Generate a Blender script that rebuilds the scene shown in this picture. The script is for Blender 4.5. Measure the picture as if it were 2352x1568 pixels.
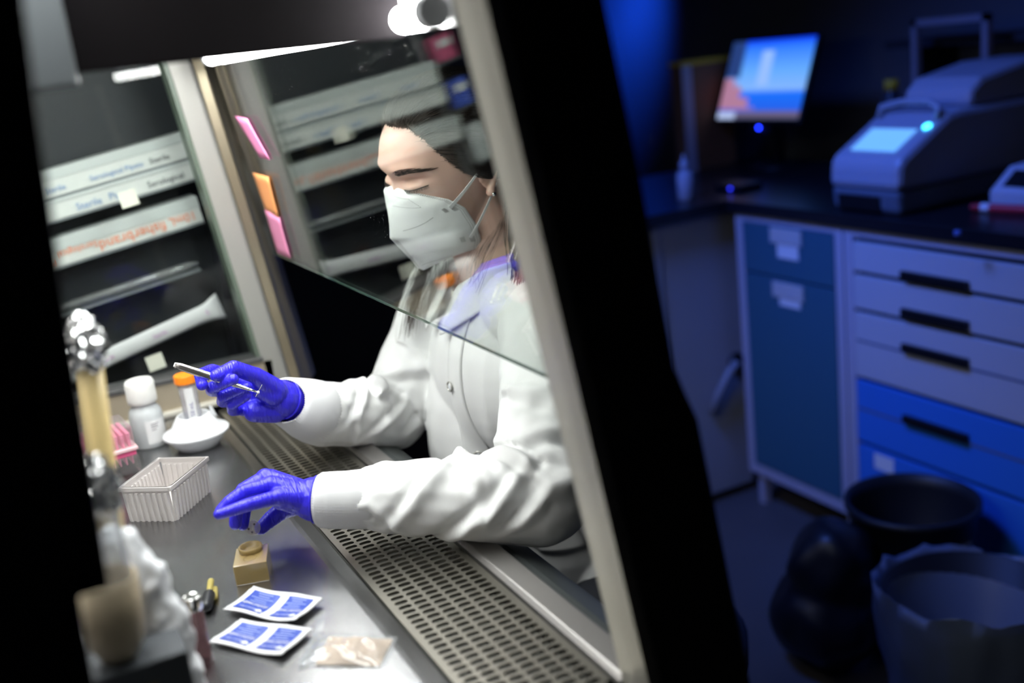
import bpy, math, random
import numpy as np
from mathutils import Vector, Matrix, noise
random.seed(7)
PI = math.pi
for o in list(bpy.data.objects):
    bpy.data.objects.remove(o, do_unlink=True)
scene = bpy.context.scene
COL = scene.collection

# ---------------------------------------------------------------- camera
cam_d = bpy.data.cameras.new('camera')
cam = bpy.data.objects.new('camera', cam_d); COL.objects.link(cam)
c_right = Vector((-0.454, -0.884, -0.112)).normalized()
c_fwd = Vector((0.871, -0.413, -0.267)).normalized()
c_right = (c_right - c_fwd * c_right.dot(c_fwd)).normalized()
c_up = c_right.cross(c_fwd)
cam.matrix_world = Matrix(((c_right.x, c_up.x, -c_fwd.x, 0.0),
                           (c_right.y, c_up.y, -c_fwd.y, 0.0),
                           (c_right.z, c_up.z, -c_fwd.z, 1.45), (0, 0, 0, 1)))
cam_d.sensor_width = 36.0
cam_d.lens = 37.5
cam_d.clip_start = 0.02
cam_d.dof.use_dof = True
cam_d.dof.focus_distance = 1.35
cam_d.dof.aperture_fstop = 2.0
scene.camera = cam

# ---------------------------------------------------------------- world, exposure, room lamps
world = bpy.data.worlds.new('world'); scene.world = world
world.use_nodes = True
bg = world.node_tree.nodes['Background']
bg.inputs[0].default_value = (0.02, 0.045, 0.16, 1)
bg.inputs[1].default_value = 0.05
vs = scene.view_settings
vs.view_transform = 'Standard'
vs.look = 'None'
vs.exposure = 0.30
vs.gamma = 1.0
vs.use_curve_mapping = False

def area_lamp(name, loc, target, size, size_y, power, color):
    d = bpy.data.lights.new(name, 'AREA'); d.shape = 'RECTANGLE'; d.size = size; d.size_y = size_y
    d.energy = power; d.color = color
    o = bpy.data.objects.new(name, d); COL.objects.link(o)
    o.location = loc
    o.rotation_euler = (Vector(target) - Vector(loc)).to_track_quat('-Z', 'Y').to_euler()
    return o
# blue work light of the dark laboratory, high up in the aisle
area_lamp('room_blue_lamp', (2.05, -0.55, 2.5), (2.05, -1.95, 0.80), 0.5, 0.3, 6.4, (0.085, 0.20, 1.0)).data.spread = 1.15
area_lamp('wall_glow_fill', (3.95, -2.35, 1.95), (4.45, -2.9, 1.45), 0.15, 0.15, 2.2, (0.01, 0.10, 1.0)).data.spread = 0.9  # unseen lamp added to make the blue glow on the wall

# ---------------------------------------------------------------- materials
MATS = {}
def mat(name, color, rough=0.5, metal=0.0, var=0.0, var_scale=20.0, bump=0.0, bump_scale=80.0, alpha=1.0, trans=0.0,
        ior=1.45, sss=0.0, emit=None, emit_s=0.0, coat=0.0, spec=0.5, stretch=None, aniso=0.0, sheen=0.0):
    if name in MATS: return MATS[name]
    m = bpy.data.materials.new(name); m.use_nodes = True
    nt = m.node_tree; b = nt.nodes['Principled BSDF']
    b.inputs['Base Color'].default_value = (*color, 1)
    b.inputs['Roughness'].default_value = rough
    b.inputs['Metallic'].default_value = metal
    b.inputs['IOR'].default_value = ior
    b.inputs['Specular IOR Level'].default_value = spec
    b.inputs['Transmission Weight'].default_value = trans
    b.inputs['Alpha'].default_value = alpha
    b.inputs['Coat Weight'].default_value = coat
    b.inputs['Sheen Weight'].default_value = sheen
    if aniso: b.inputs['Anisotropic'].default_value = aniso
    if sss:
        b.inputs['Subsurface Weight'].default_value = sss
        b.inputs['Subsurface Radius'].default_value = (0.012, 0.005, 0.003)
        b.inputs['Subsurface Scale'].default_value = 0.6
    if emit:
        b.inputs['Emission Color'].default_value = (*emit, 1)
        b.inputs['Emission Strength'].default_value = emit_s
    if var or bump:
        tc = nt.nodes.new('ShaderNodeTexCoord')
        src = tc.outputs['Object']
        if stretch:
            mp = nt.nodes.new('ShaderNodeMapping'); mp.inputs['Scale'].default_value = stretch
            nt.links.new(src, mp.inputs['Vector']); src = mp.outputs['Vector']
    if var:
        n = nt.nodes.new('ShaderNodeTexNoise'); n.inputs['Scale'].default_value = var_scale
        n.inputs['Detail'].default_value = 4
        nt.links.new(src, n.inputs['Vector'])
        mx = nt.nodes.new('ShaderNodeMix'); mx.data_type = 'RGBA'
        mx.inputs[6].default_value = (*[max(0, c * (1 - var)) for c in color], 1)
        mx.inputs[7].default_value = (*[min(1, c * (1 + var)) for c in color], 1)
        nt.links.new(n.outputs[0], mx.inputs[0]); nt.links.new(mx.outputs[2], b.inputs['Base Color'])
    if bump:
        n2 = nt.nodes.new('ShaderNodeTexNoise'); n2.inputs['Scale'].default_value = bump_scale
        n2.inputs['Detail'].default_value = 3
        nt.links.new(src, n2.inputs['Vector'])
        bp = nt.nodes.new('ShaderNodeBump'); bp.inputs['Strength'].default_value = bump
        bp.inputs['Distance'].default_value = 0.002
        nt.links.new(n2.outputs[0], bp.inputs['Height']); nt.links.new(bp.outputs[0], b.inputs['Normal'])
    MATS[name] = m
    return m

def clear(name, tint=(1, 1, 1), ior=1.5, rough=0.0, body=0.0, body_col=(1, 1, 1), dust=False):
    """thin clear sheet: straight-through transmission plus fresnel reflection, optional milky body"""
    if name in MATS: return MATS[name]
    m = bpy.data.materials.new(name); m.use_nodes = True
    nt = m.node_tree; nt.nodes.clear()
    out = nt.nodes.new('ShaderNodeOutputMaterial')
    geo = nt.nodes.new('ShaderNodeNewGeometry')
    sel = nt.nodes.new('ShaderNodeMix'); sel.data_type = 'FLOAT'
    sel.inputs[2].default_value = ior; sel.inputs[3].default_value = 1.0 / ior
    nt.links.new(geo.outputs['Backfacing'], sel.inputs[0])
    fr = nt.nodes.new('ShaderNodeFresnel'); nt.links.new(sel.outputs[0], fr.inputs['IOR'])
    tr = nt.nodes.new('ShaderNodeBsdfTransparent'); tr.inputs[0].default_value = (*tint, 1)
    gl = nt.nodes.new('ShaderNodeBsdfGlossy'); gl.inputs['Roughness'].default_value = rough
    base = tr.outputs[0]
    if body or dust:
        df = nt.nodes.new('ShaderNodeBsdfDiffuse'); df.inputs[0].default_value = (*body_col, 1)
        m2 = nt.nodes.new('ShaderNodeMixShader'); m2.inputs[0].default_value = body
        nt.links.new(base, m2.inputs[1]); nt.links.new(df.outputs[0], m2.inputs[2]); base = m2.outputs[0]
        if dust:
            tc = nt.nodes.new('ShaderNodeTexCoord')
            vo = nt.nodes.new('ShaderNodeTexVoronoi'); vo.inputs['Scale'].default_value = 170
            nt.links.new(tc.outputs['Object'], vo.inputs['Vector'])
            lt = nt.nodes.new('ShaderNodeMath'); lt.operation = 'LESS_THAN'; lt.inputs[1].default_value = 0.085
            nt.links.new(vo.outputs['Distance'], lt.inputs[0])
            nz = nt.nodes.new('ShaderNodeTexNoise'); nz.inputs['Scale'].default_value = 9
            nt.links.new(tc.outputs['Object'], nz.inputs['Vector'])
            gt = nt.nodes.new('ShaderNodeMath'); gt.operation = 'GREATER_THAN'; gt.inputs[1].default_value = 0.56
            nt.links.new(nz.outputs[0], gt.inputs[0])
            mu = nt.nodes.new('ShaderNodeMath'); mu.operation = 'MULTIPLY'
            nt.links.new(lt.outputs[0], mu.inputs[0]); nt.links.new(gt.outputs[0], mu.inputs[1])
            ms = nt.nodes.new('ShaderNodeMath'); ms.operation = 'MULTIPLY'; ms.inputs[1].default_value = 0.35
            nt.links.new(mu.outputs[0], ms.inputs[0])
            nt.links.new(ms.outputs[0], m2.inputs[0])
    mix = nt.nodes.new('ShaderNodeMixShader')
    nt.links.new(fr.outputs[0], mix.inputs[0]); nt.links.new(base, mix.inputs[1]); nt.links.new(gl.outputs[0], mix.inputs[2])
    nt.links.new(mix.outputs[0], out.inputs[0])
    MATS[name] = m
    return m

# ---------------------------------------------------------------- mesh helpers
class MB:
    def __init__(s): s.v = []; s.f = []
    def add(s, vs_, fs):
        n = len(s.v); s.v += [tuple(p) for p in vs_]; s.f += [tuple(i + n for i in f) for f in fs]; return s
    def box(s, a, b, M=None):
        (x0, y0, z0), (x1, y1, z1) = a, b
        P = [(x0, y0, z0), (x1, y0, z0), (x1, y1, z0), (x0, y1, z0), (x0, y0, z1), (x1, y0, z1), (x1, y1, z1), (x0, y1, z1)]
        if M: P = [M @ Vector(p) for p in P]
        return s.add(P, [(0, 3, 2, 1), (4, 5, 6, 7), (0, 1, 5, 4), (1, 2, 6, 5), (2, 3, 7, 6), (3, 0, 4, 7)])
    def prism(s, pts, d):
        """closed polygon of 3D points, extruded by the vector d"""
        n = len(pts); d = Vector(d)
        P = [Vector(p) for p in pts] + [Vector(p) + d for p in pts]
        return s.add(P, [tuple(range(n))[::-1], tuple(range(n, 2 * n))] + [(i, (i + 1) % n, n + (i + 1) % n, n + i) for i in range(n)])
    def lathe(s, prof, loc=(0, 0, 0), seg=24, M=None, cap=True):
        loc = Vector(loc); P = []; F = []
        for r, z in prof:
            for k in range(seg):
                a = 2 * PI * k / seg; p = Vector((r * math.cos(a), r * math.sin(a), z))
                if M: p = M @ p
                P.append(p + loc)
        for i in range(len(prof) - 1):
            for k in range(seg):
                k2 = (k + 1) % seg
                F.append((i * seg + k, i * seg + k2, (i + 1) * seg + k2, (i + 1) * seg + k))
        if cap:
            F.append(tuple(range(seg))[::-1]); F.append(tuple(range((len(prof) - 1) * seg, len(prof) * seg)))
        return s.add(P, F)
    def tube(s, pts, rad, seg=8, cap=True):
        pts = [Vector(p) for p in pts]; n = len(pts)
        rad = [rad] * n if not hasattr(rad, '__len__') else rad
        t = (pts[1] - pts[0]).normalized()
        u = t.orthogonal().normalized(); P = []; F = []
        for i in range(n):
            a = pts[min(i + 1, n - 1)] - pts[max(i - 1, 0)]
            if a.length > 1e-9: a.normalize()
            else: a = t
            u = (u - a * u.dot(a)).normalized(); w = a.cross(u)
            for k in range(seg):
                g = 2 * PI * k / seg
                P.append(pts[i] + (u * math.cos(g) + w * math.sin(g)) * rad[i])
        for i in range(n - 1):
            for k in range(seg):
                k2 = (k + 1) % seg
                F.append((i * seg + k, i * seg + k2, (i + 1) * seg + k2, (i + 1) * seg + k))
        if cap:
            F.append(tuple(range(seg))[::-1]); F.append(tuple(range((n - 1) * seg, n * seg)))
        return s.add(P, F)
    def ball(s, c, r, seg=16, rings=10, M=None):
        """ellipsoid, r scalar or 3-tuple"""
        r = (r, r, r) if not hasattr(r, '__len__') else r
        c = Vector(c); P = []; F = []
        for i in range(rings + 1):
            th = PI * i / rings
            for k in range(seg):
                ph = 2 * PI * k / seg
                p = Vector((r[0] * math.sin(th) * math.cos(ph), r[1] * math.sin(th) * math.sin(ph), r[2] * math.cos(th)))
                if M: p = M @ p
                P.append(c + p)
        for i in range(rings):
            for k in range(seg):
                k2 = (k + 1) % seg
                F.append((i * seg + k, (i + 1) * seg + k, (i + 1) * seg + k2, i * seg + k2))
        return s.add(P, F)
    def capsule(s, a, b, ra, rb, seg=14):
        """tapered capsule as one closed lathe"""
        a = Vector(a); b = Vector(b); d = b - a; L = d.length
        q = Vector((0, 0, 1)).rotation_difference(d.normalized() if L > 1e-9 else Vector((0, 0, 1))).to_matrix()
        prof = []
        for i in range(1, 6):
            th = PI / 2 * (1 - i / 6.0); prof.append((ra * math.cos(th), -ra * math.sin(th)))
        prof.append((ra, 0)); prof.append((rb, L))
        for i in range(1, 6):
            th = PI / 2 * i / 6.0; prof.append((rb * math.cos(th), L + rb * math.sin(th)))
        return s.lathe(prof, a, seg, q)
    def chain(s, pts, rad):
        for i in range(len(pts) - 1): s.capsule(pts[i], pts[i + 1], rad[i], rad[i + 1])
        return s
    def grid(s, rows, closed=False):
        """rows: list of equal-length lists of points"""
        n = len(rows[0]); P = [p for r in rows for p in r]; F = []
        for i in range(len(rows) - 1):
            for k in range(n if closed else n - 1):
                k2 = (k + 1) % n
                F.append((i * n + k, i * n + k2, (i + 1) * n + k2, (i + 1) * n + k))
        return s.add(P, F)
    def build(s, name, m, parent=None, smooth=False, bevel=0.0, loc=None, solid=0.0, subsurf=0):
        me = bpy.data.meshes.new(name); me.from_pydata([tuple(p) for p in s.v], [], s.f); me.update()
        return link(name, me, m, parent, smooth, bevel, loc, solid, subsurf)

def link(name, me, m, parent=None, smooth=False, bevel=0.0, loc=None, solid=0.0, subsurf=0):
    if m is not None and len(me.materials) == 0: me.materials.append(m)
    o = bpy.data.objects.new(name, me); COL.objects.link(o)
    if smooth:
        for p in me.polygons: p.use_smooth = True
    if parent:
        o.parent = parent
        if loc is None and parent.type == 'EMPTY': o.matrix_parent_inverse = Matrix.Translation(parent.location).inverted()
        elif loc is None: o.matrix_parent_inverse = parent.matrix_basis.inverted()
    if loc is not None: o.location = loc
    if subsurf:
        md = o.modifiers.new('sub', 'SUBSURF'); md.levels = subsurf; md.render_levels = subsurf
    if solid:
        md = o.modifiers.new('solid', 'SOLIDIFY'); md.thickness = solid; md.offset = 0
    if bevel:
        md = o.modifiers.new('bevel', 'BEVEL'); md.width = bevel; md.segments = 2; md.limit_method = 'ANGLE'
    return o
def tag(o, label, cat, group=None, kind=None):
    if label: o['label'] = label
    if cat: o['category'] = cat
    if group: o['group'] = group
    if kind: o['kind'] = kind
    return o
def thing(name, loc, label, cat, group=None):
    o = bpy.data.objects.new(name, None); COL.objects.link(o); o.location = loc
    o.empty_display_size = 0.05
    return tag(o, label, cat, group)
def struct(o): o['kind'] = 'structure'; return o
def box(name, a, b, m, parent=None, bevel=0.0, M=None):
    return MB().box(a, b, M).build(name, m, parent, bevel=bevel)
def rotz(a, loc=(0, 0, 0)): return Matrix.Translation(loc) @ Matrix.Rotation(a, 4, 'Z')
def fuse(mb, voxel, smooth=4, factor=0.5):
    """closed overlapping shapes -> one continuous skin"""
    me = bpy.data.meshes.new('fuse'); me.from_pydata([tuple(p) for p in mb.v], [], mb.f); me.update()
    o = bpy.data.objects.new('fuse', me); COL.objects.link(o)
    r = o.modifiers.new('r', 'REMESH'); r.mode = 'VOXEL'; r.voxel_size = voxel
    if smooth:
        sm = o.modifiers.new('s', 'SMOOTH'); sm.factor = factor; sm.iterations = smooth
    dg = bpy.context.evaluated_depsgraph_get()
    out = bpy.data.meshes.new_from_object(o.evaluated_get(dg))
    bpy.data.objects.remove(o, do_unlink=True); bpy.data.meshes.remove(me)
    return out
def coords(me):
    a = np.empty(len(me.vertices) * 3); me.vertices.foreach_get('co', a); return a.reshape(-1, 3)
def normals(me):
    a = np.empty(len(me.vertices) * 3); me.vertices.foreach_get('normal', a); return a.reshape(-1, 3)
def set_coords(me, a): me.vertices.foreach_set('co', np.ascontiguousarray(a).ravel()); me.update()
def place(o, parent, M):
    o.matrix_parent_inverse = Matrix.Translation(parent.location).inverted(); o.matrix_basis = M
def text_mesh(body, size, M, name, m, parent, align='CENTER', thick=0.0):
    cu = bpy.data.curves.new('t', 'FONT'); cu.body = body; cu.size = size; cu.align_x = align; cu.align_y = 'CENTER'
    cu.resolution_u = 2; cu.extrude = thick
    o = bpy.data.objects.new('t', cu); COL.objects.link(o)
    dg = bpy.context.evaluated_depsgraph_get()
    me = bpy.data.meshes.new_from_object(o.evaluated_get(dg))
    bpy.data.objects.remove(o, do_unlink=True)
    me.transform(M)
    return link(name, me, m, parent)
# ---------------------------------------------------------------- palette
STEEL = mat('brushed_steel', (0.30, 0.30, 0.305), 0.25, 1.0, var=0.10, var_scale=3, bump=0.06, bump_scale=60, stretch=(2, 40, 2), aniso=0.4)
STEEL2 = mat('satin_steel', (0.32, 0.305, 0.295), 0.42, 0.9, var=0.08, var_scale=6)
GRILLE = mat('grille_steel', (0.24, 0.225, 0.195), 0.36, 0.9, var=0.06, var_scale=8)
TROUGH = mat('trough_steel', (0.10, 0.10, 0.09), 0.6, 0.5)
CREAM = mat('cream_enamel', (0.50, 0.48, 0.42), 0.42, 0.35, var=0.05, var_scale=9)
BLACK = mat('black_enamel', (0.013, 0.014, 0.020), 0.5)
DARK = mat('dark_panel', (0.006, 0.0045, 0.0055), 0.9, spec=0.15)
TAN = mat('tan_steel', (0.42, 0.36, 0.27), 0.4, 0.5, var=0.08, var_scale=6)
GREY = mat('grey_plastic', (0.15, 0.165, 0.175), 0.5)
GLASS = clear('sash_glass', (0.97, 0.99, 0.975), 1.85, dust=True)
PANE = clear('side_glass', (0.97, 0.99, 0.98), 1.24)
GEDGE = mat('glass_edge', (0.05, 0.10, 0.08), 0.15, trans=0.3)
WHITE = mat('white_plastic', (0.66, 0.67, 0.69), 0.4)
PAPER = mat('white_paper', (0.70, 0.70, 0.70), 0.8)

# ---------------------------------------------------------------- room shell
FLOOR_M = mat('floor_vinyl', (0.095, 0.085, 0.08), 0.5, var=0.15, var_scale=5)
WALL_M = mat('wall_paint', (0.10, 0.11, 0.14), 0.8, var=0.05, var_scale=3)
struct(box('floor', (-1.5, -3.2, -0.05), (5.0, 1.6, 0.0), FLOOR_M))
struct(box('wall_right', (-1.5, -3.0, 0.0), (5.0, -2.9, 2.8), WALL_M))
struct(box('wall_far', (4.6, -3.0, 0.0), (4.7, 1.6, 2.8), WALL_M))
struct(box('wall_left', (-1.5, 1.3, 0.0), (5.0, 1.4, 2.8), WALL_M))
struct(box('wall_near', (-1.5, -3.0, 0.0), (-1.4, 1.6, 2.8), WALL_M))
struct(box('ceiling', (-1.5, -3.2, 2.8), (5.0, 1.6, 2.85), WALL_M))

# ---------------------------------------------------------------- biosafety cabinet
XN0, XN1, XF0, XF1 = 0.68, 0.73, 1.85, 1.90
def fy(z): return -0.332 - (1.48 - z) * 0.1428          # front edge of the side windows, leaning back
def ffar(z): return -0.320 - (1.48 - z) * 0.122
def sy(z): return -0.432 + (z - 1.148) * 0.1405          # plane of the sash
cab = thing('biosafety_cabinet', (1.29, -0.1, 0.0), 'large steel biosafety cabinet with tilted glass sash and black outer panels', 'lab cabinet')
Y_BACK = 0.16
# base body below the work area, with legs of the stand
box('base_body', (XN0, -0.44, 0.62), (XF1, Y_BACK + 0.08, 0.855), BLACK, cab)
for x in (XN0 + 0.04, XF1 - 0.09):
    for y in (-0.40, Y_BACK):
        box('stand_leg', (x, y, 0.0), (x + 0.05, y + 0.05, 0.62), BLACK, cab)
# work surface with its turned front lip
ws = MB()
prof = [(Y_BACK, 0.900), (-0.262, 0.900), (-0.268, 0.899), (-0.286, 0.893), (-0.290, 0.886), (-0.290, 0.870), (Y_BACK, 0.870)]
ws.prism([(XN1, y, z) for y, z in prof], (XF0 - XN1, 0, 0)).build('work_surface', STEEL, cab, bevel=0.0015)
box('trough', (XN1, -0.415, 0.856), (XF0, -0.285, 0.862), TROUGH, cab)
# perforated front grille: six rows of long slots
def grille():
    g = MB(); y0, y1, zt, zb = -0.409, -0.290, 0.892, 0.889
    nrow = 6; pitch = 0.0118; ncol = int((XF0 - XN1 - 0.02) / pitch); m0 = 0.006
    ry = (y1 - y0 - 2 * m0) / nrow
    xs = XN1 + 0.01
    for j in range(nrow):
        yc = y0 + m0 + ry * (j + 0.5); off = 0.5 * pitch * (j % 2)
        hl = ry * 0.5 - 0.0014; hw = 0.0041; cl = hl - hw
        for i in range(ncol):
            xc = xs + pitch * (i + 0.5)
            sl = []
            for k in range(5): a = -PI / 2 + PI * k / 4; sl.append((xc + hw * math.sin(a), yc + cl + hw * math.cos(a)))
            for k in range(5): a = PI / 2 + PI * k / 4; sl.append((xc + hw * math.sin(a), yc - cl + hw * math.cos(a)))
            x0, x1, ya, yb = xc - pitch / 2, xc + pitch / 2, yc - ry / 2, yc + ry / 2
            ol = [(x0, yc + cl), (x0, yb), (xc, yb), (x1, yb), (x1, yc + cl), (x1, yc - cl), (x1, ya), (xc, ya), (x0, ya), (x0, yc - cl)]
            n = 10
            P = [(x, y, zt) for x, y in sl] + [(x, y, zt) for x, y in ol] + [(x, y, zb) for x, y in sl]
            F = [(k, (k + 1) % n, n + (k + 1) % n, n + k) for k in range(n)] + [((k + 1) % n, k, 2 * n + k, 2 * n + (k + 1) % n) for k in range(n)]
            g.add(P, F)
    g.box((XN1, y0, zb), (xs, y1, zt)); g.box((xs + pitch * ncol, y0, zb), (XF0, y1, zt))
    g.box((XN1, y0, zb), (XF0, y0 + m0, zt)); g.box((XN1, y1 - m0, zb), (XF0, y1, zt))
    return g.build('front_grille', GRILLE, cab)
grille()
# arm rest rail and the outer front lip
rail = [(-0.413, 0.866), (-0.413, 0.892), (-0.418, 0.897), (-0.444, 0.897), (-0.450, 0.890), (-0.452, 0.866)]
MB().prism([(XN1, y, z) for y, z in rail], (XF0 - XN1, 0, 0)).build('armrest_rail', STEEL2, cab, bevel=0.001)
lip = [(-0.453, 0.60), (-0.453, 0.885), (-0.462, 0.884), (-0.492, 0.870), (-0.498, 0.858), (-0.498, 0.60)]
MB().prism([(XN0, y, z) for y, z in lip], (XF1 - XN0, 0, 0)).build('front_lip', mat('lip_steel', (0.10, 0.11, 0.11), 0.35, 0.6), cab, bevel=0.001)
box('front_apron', (XN0, -0.503, 0.55), (XF1, -0.498, 0.85), BLACK, cab)
# back wall, ceiling
box('back_wall', (XN1, Y_BACK, 0.90), (XF0, Y_BACK + 0.03, 1.66), STEEL2, cab)
box('top_panel', (XN0, -0.40, 1.66), (XF1, Y_BACK + 0.03, 1.70), STEEL2, cab)
# lean-swept posts
def sweep(name, sec, z0, z1, m, fn, bevel=0.0):
    n = len(sec)
    P = [(x, fn(z0) + d, z0) for x, d in sec] + [(x, fn(z1) + d, z1) for x, d in sec]
    F = [tuple(range(n)), tuple(range(n, 2 * n))[::-1]] + [((i + 1) % n, i, n + i, n + (i + 1) % n) for i in range(n)]
    return MB().add(P, F).build(name, m, cab, bevel=bevel)
# far side wall: front post, sill, rear jamb, header, glass
sweep('far_front_post', [(XF0, 0), (XF0, -0.034), (XF0 + .004, -0.040), (XF0 + .05, -0.040), (XF0 + .05, 0.0)], 0.90, 1.66, mat('post_steel', (0.34, 0.335, 0.31), 0.45, 0.35, var=0.06, var_scale=7), ffar, 0.002)
sweep('far_post_channel', [(XF0 + .006, -0.040), (XF0 + .004, -0.058), (XF0 + .012, -0.066), (XF0 + .020, -0.082), (XF0 + .05, -0.098), (XF0 + .05, -0.040)], 0.90, 1.66, mat('channel_steel', (0.36, 0.31, 0.22), 0.35, 0.85), ffar, 0.002)
sweep('far_glass_gasket', [(XF0 + .002, 0.0), (XF0 + .002, 0.007), (XF0 + .05, 0.007), (XF0 + .05, 0.0)], 0.95, 1.66, mat('gasket', (0.10, 0.13, 0.10), 0.4), ffar)
box('far_sill', (XF0, -0.40, 0.90), (XF1, Y_BACK, 0.958), TAN, cab)
box('far_sill_cove', (XF0 - 0.012, -0.39, 0.90), (XF0 - 0.0005, Y_BACK, 0.912), CREAM, cab, bevel=0.004)
box('far_window_rail', (XF0 - 0.004, -0.385, 0.958), (XF1, Y_BACK, 0.968), mat('dark_rail', (0.10, 0.10, 0.10), 0.4, 0.5), cab, bevel=0.002)
box('far_rear_jamb', (XF0, 0.10, 0.968), (XF1, Y_BACK, 1.66), STEEL2, cab)
box('far_window_pane', (1.872, -0.395, 0.968), (1.877, 0.10, 1.66), PANE, cab)
# near side wall: reveal strip, dark outer column, rear part, glass
sweep('near_window_reveal', [(XN0, 0.0), (XN1, 0.0), (XN1, -0.012), (XN0, -0.012)], 0.86, 1.66, CREAM, fy)
MB().prism([(XN0 - 0.004, y, z) for y, z in ((fy(1.70) - 0.012, 1.70), (-0.400, 1.70), (-0.425, 1.472), (-0.444, 1.339), (-0.461, 1.189), (-0.470, 1.165), (-0.480, 1.140), (-0.517, 0.876), (-0.53, 0.60), (fy(0.60) - 0.012, 0.60))], (XN1 - XN0 + 0.004, 0, 0)).build('near_outer_column', BLACK, cab, bevel=0.003)
MB().prism([(XN0, y, z) for y, z in ((-0.050, 1.70), (-0.047, 1.507), (-0.038, 1.406), (-0.030, 1.300), (-0.020, 1.146), (-0.001, 1.146), (0.003, 1.06), (0.006, 0.86), (0.006, 0.60), (0.45, 0.60), (0.45, 1.70))], (0.04, 0, 0)).build('near_rear_panel', BLACK, cab, bevel=0.002)
box('near_sill', (XN0, -0.415, 0.60), (XN1, 0.006, 0.875), BLACK, cab)
box('near_window_pane', (0.702, -0.41, 0.875), (0.707, 0.004, 1.66), PANE, cab)
# dark panel hanging below the roof at the near end, and a grey hanger strip beside it
box('hanging_panel', (0.92, -0.367, 1.466), (0.932, -0.082, 1.66), DARK, cab, bevel=0.002)
box('hanger_strip', (0.90, -0.088, 1.456), (0.906, -0.054, 1.66), GREY, cab, bevel=0.004)
# sash glass
def sash(z0, z1, x0, x1, t):
    al = math.atan(0.1405); n = Vector((0, -math.cos(al), math.sin(al))) * t
    A = [Vector((x0, sy(z0), z0)), Vector((x1, sy(z0), z0)), Vector((x1, sy(z1), z1)), Vector((x0, sy(z1), z1))]
    return MB().prism(A, n)
SA = sash(1.148, 1.62, XN1 + 0.005, XF0 - 0.005, 0.006).build('sash_glass', GLASS, cab)
MB().tube([(XN1 + .005, sy(1.148) - .003, 1.1475), (XF0 - .005, sy(1.148) - .003, 1.1475)], 0.0018, 6).build('sash_bottom_edge', GEDGE, SA)
# front lamp housing with its tube
LAMP_E = mat('lamp_tube', (1, 1, 1), 0.5, emit=(1.0, 0.995, 0.99), emit_s=60.0)
hz = MB().prism([(0.84, y, z) for y, z in ((-0.352, 1.56), (-0.388, 1.56), (-0.386, 1.470), (-0.381, 1.470), (-0.378, 1.505), (-0.356, 1.52))], (0.96, 0, 0)).build('lamp_housing', mat('lamp_white', (0.75, 0.75, 0.76), 0.4), cab)
MB().tube([(0.86, -0.366, 1.481), (1.73, -0.366, 1.481)], 0.011, 14).build('lamp_tube', LAMP_E, hz, smooth=True)
for x in (0.845, 1.73):
    MB().tube([(x, -0.366, 1.483), (x + 0.015, -0.366, 1.483)], 0.014, 14).build('lamp_socket', WHITE, hz)
# unseen glowing panel added under the roof to light the work area
cl = box('fill_panel_frame', (0.78, -0.16, 1.640), (1.72, 0.10, 1.66), WHITE, cab)
box('fill_panel_glow', (0.80, -0.14, 1.632), (1.70, 0.08, 1.640), mat('fill_glow', (1, 1, 1), 0.5, emit=(1.0, 0.995, 0.99), emit_s=13.0), cl)

# sticky flags on the sash
def flag(corners, col, label, curl):
    m = mat('flag_' + col, {'pink': (0.72, 0.22, 0.42), 'orange': (0.85, 0.34, 0.12), 'rose': (0.75, 0.26, 0.44)}[col], 0.7)
    A, B, C, D = [Vector((x, sy(z) + 0.001, z)) for x, z in corners]
    rows = []
    for i in range(7):
        u = i / 6; row = []
        for k in range(5):
            v = k / 4
            p = (A * (1 - v) + B * v) * (1 - u) + (D * (1 - v) + C * v) * u
            p = p + Vector((0, 0.0008 + curl * (0.006 * v * v + 0.003 * math.sin(u * PI) * v), 0))
            row.append(p)
        rows.append(row)
    return tag(MB().grid(rows).build('sticky_flag', m, None, smooth=True, solid=0.0003), label, 'sticky note', 'sticky flags at the end of the sash')
flag([(1.784, 1.389), (1.695, 1.385), (1.631, 1.322), (1.697, 1.323)], 'pink', 'topmost pink sticky flag on the glass sash', 0.12)
flag([(1.783, 1.295), (1.678, 1.293), (1.694, 1.225), (1.775, 1.230)], 'orange', 'orange sticky flag on the glass sash', 0.12)
flag([(1.782, 1.232), (1.690, 1.226), (1.701, 1.156), (1.789, 1.154)], 'rose', 'lowest pink sticky flag at the bottom edge of the sash', 0.12)

def lerp_y(P, t):
    x = t * (len(P) - 1); i = min(int(x), len(P) - 2); f = x - i
    return P[i][0] * (1 - f) + P[i + 1][0] * f, P[i][1] * (1 - f) + P[i + 1][1] * f
# ---------------------------------------------------------------- things on the work surface
Z0 = 0.900
# white funnel dish carrying the conical tube
fx, fyy = 1.655, -0.222
fun = MB().lathe([(0.026, 0), (0.030, 0.0), (0.047, 0.020), (0.0505, 0.022), (0.0515, 0.0245), (0.0500, 0.0265), (0.044, 0.0265), (0.040, 0.028), (0.027, 0.050), (0.0245, 0.053), (0.0215, 0.052), (0.0215, 0.030), (0.010, 0.028)], (fx, fyy, Z0), 40)
fo = tag(fun.build('funnel', WHITE, None, smooth=True), 'white plastic funnel dish holding the conical tube', 'funnel')
MB().prism([(fx - 0.002, fyy - 0.026, Z0 + 0.049), (fx - 0.002, fyy - 0.036, Z0 + 0.040), (fx - 0.002, fyy - 0.031, Z0 + 0.058), (fx - 0.002, fyy - 0.027, Z0 + 0.060)], (0.004, 0, 0)).build('funnel_tab', WHITE, fo)
ct = thing('conical_tube', (fx, fyy, Z0 + 0.030), 'clear conical tube with orange screw cap standing in funnel', 'tube')
zb = Z0 + 0.031
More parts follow.
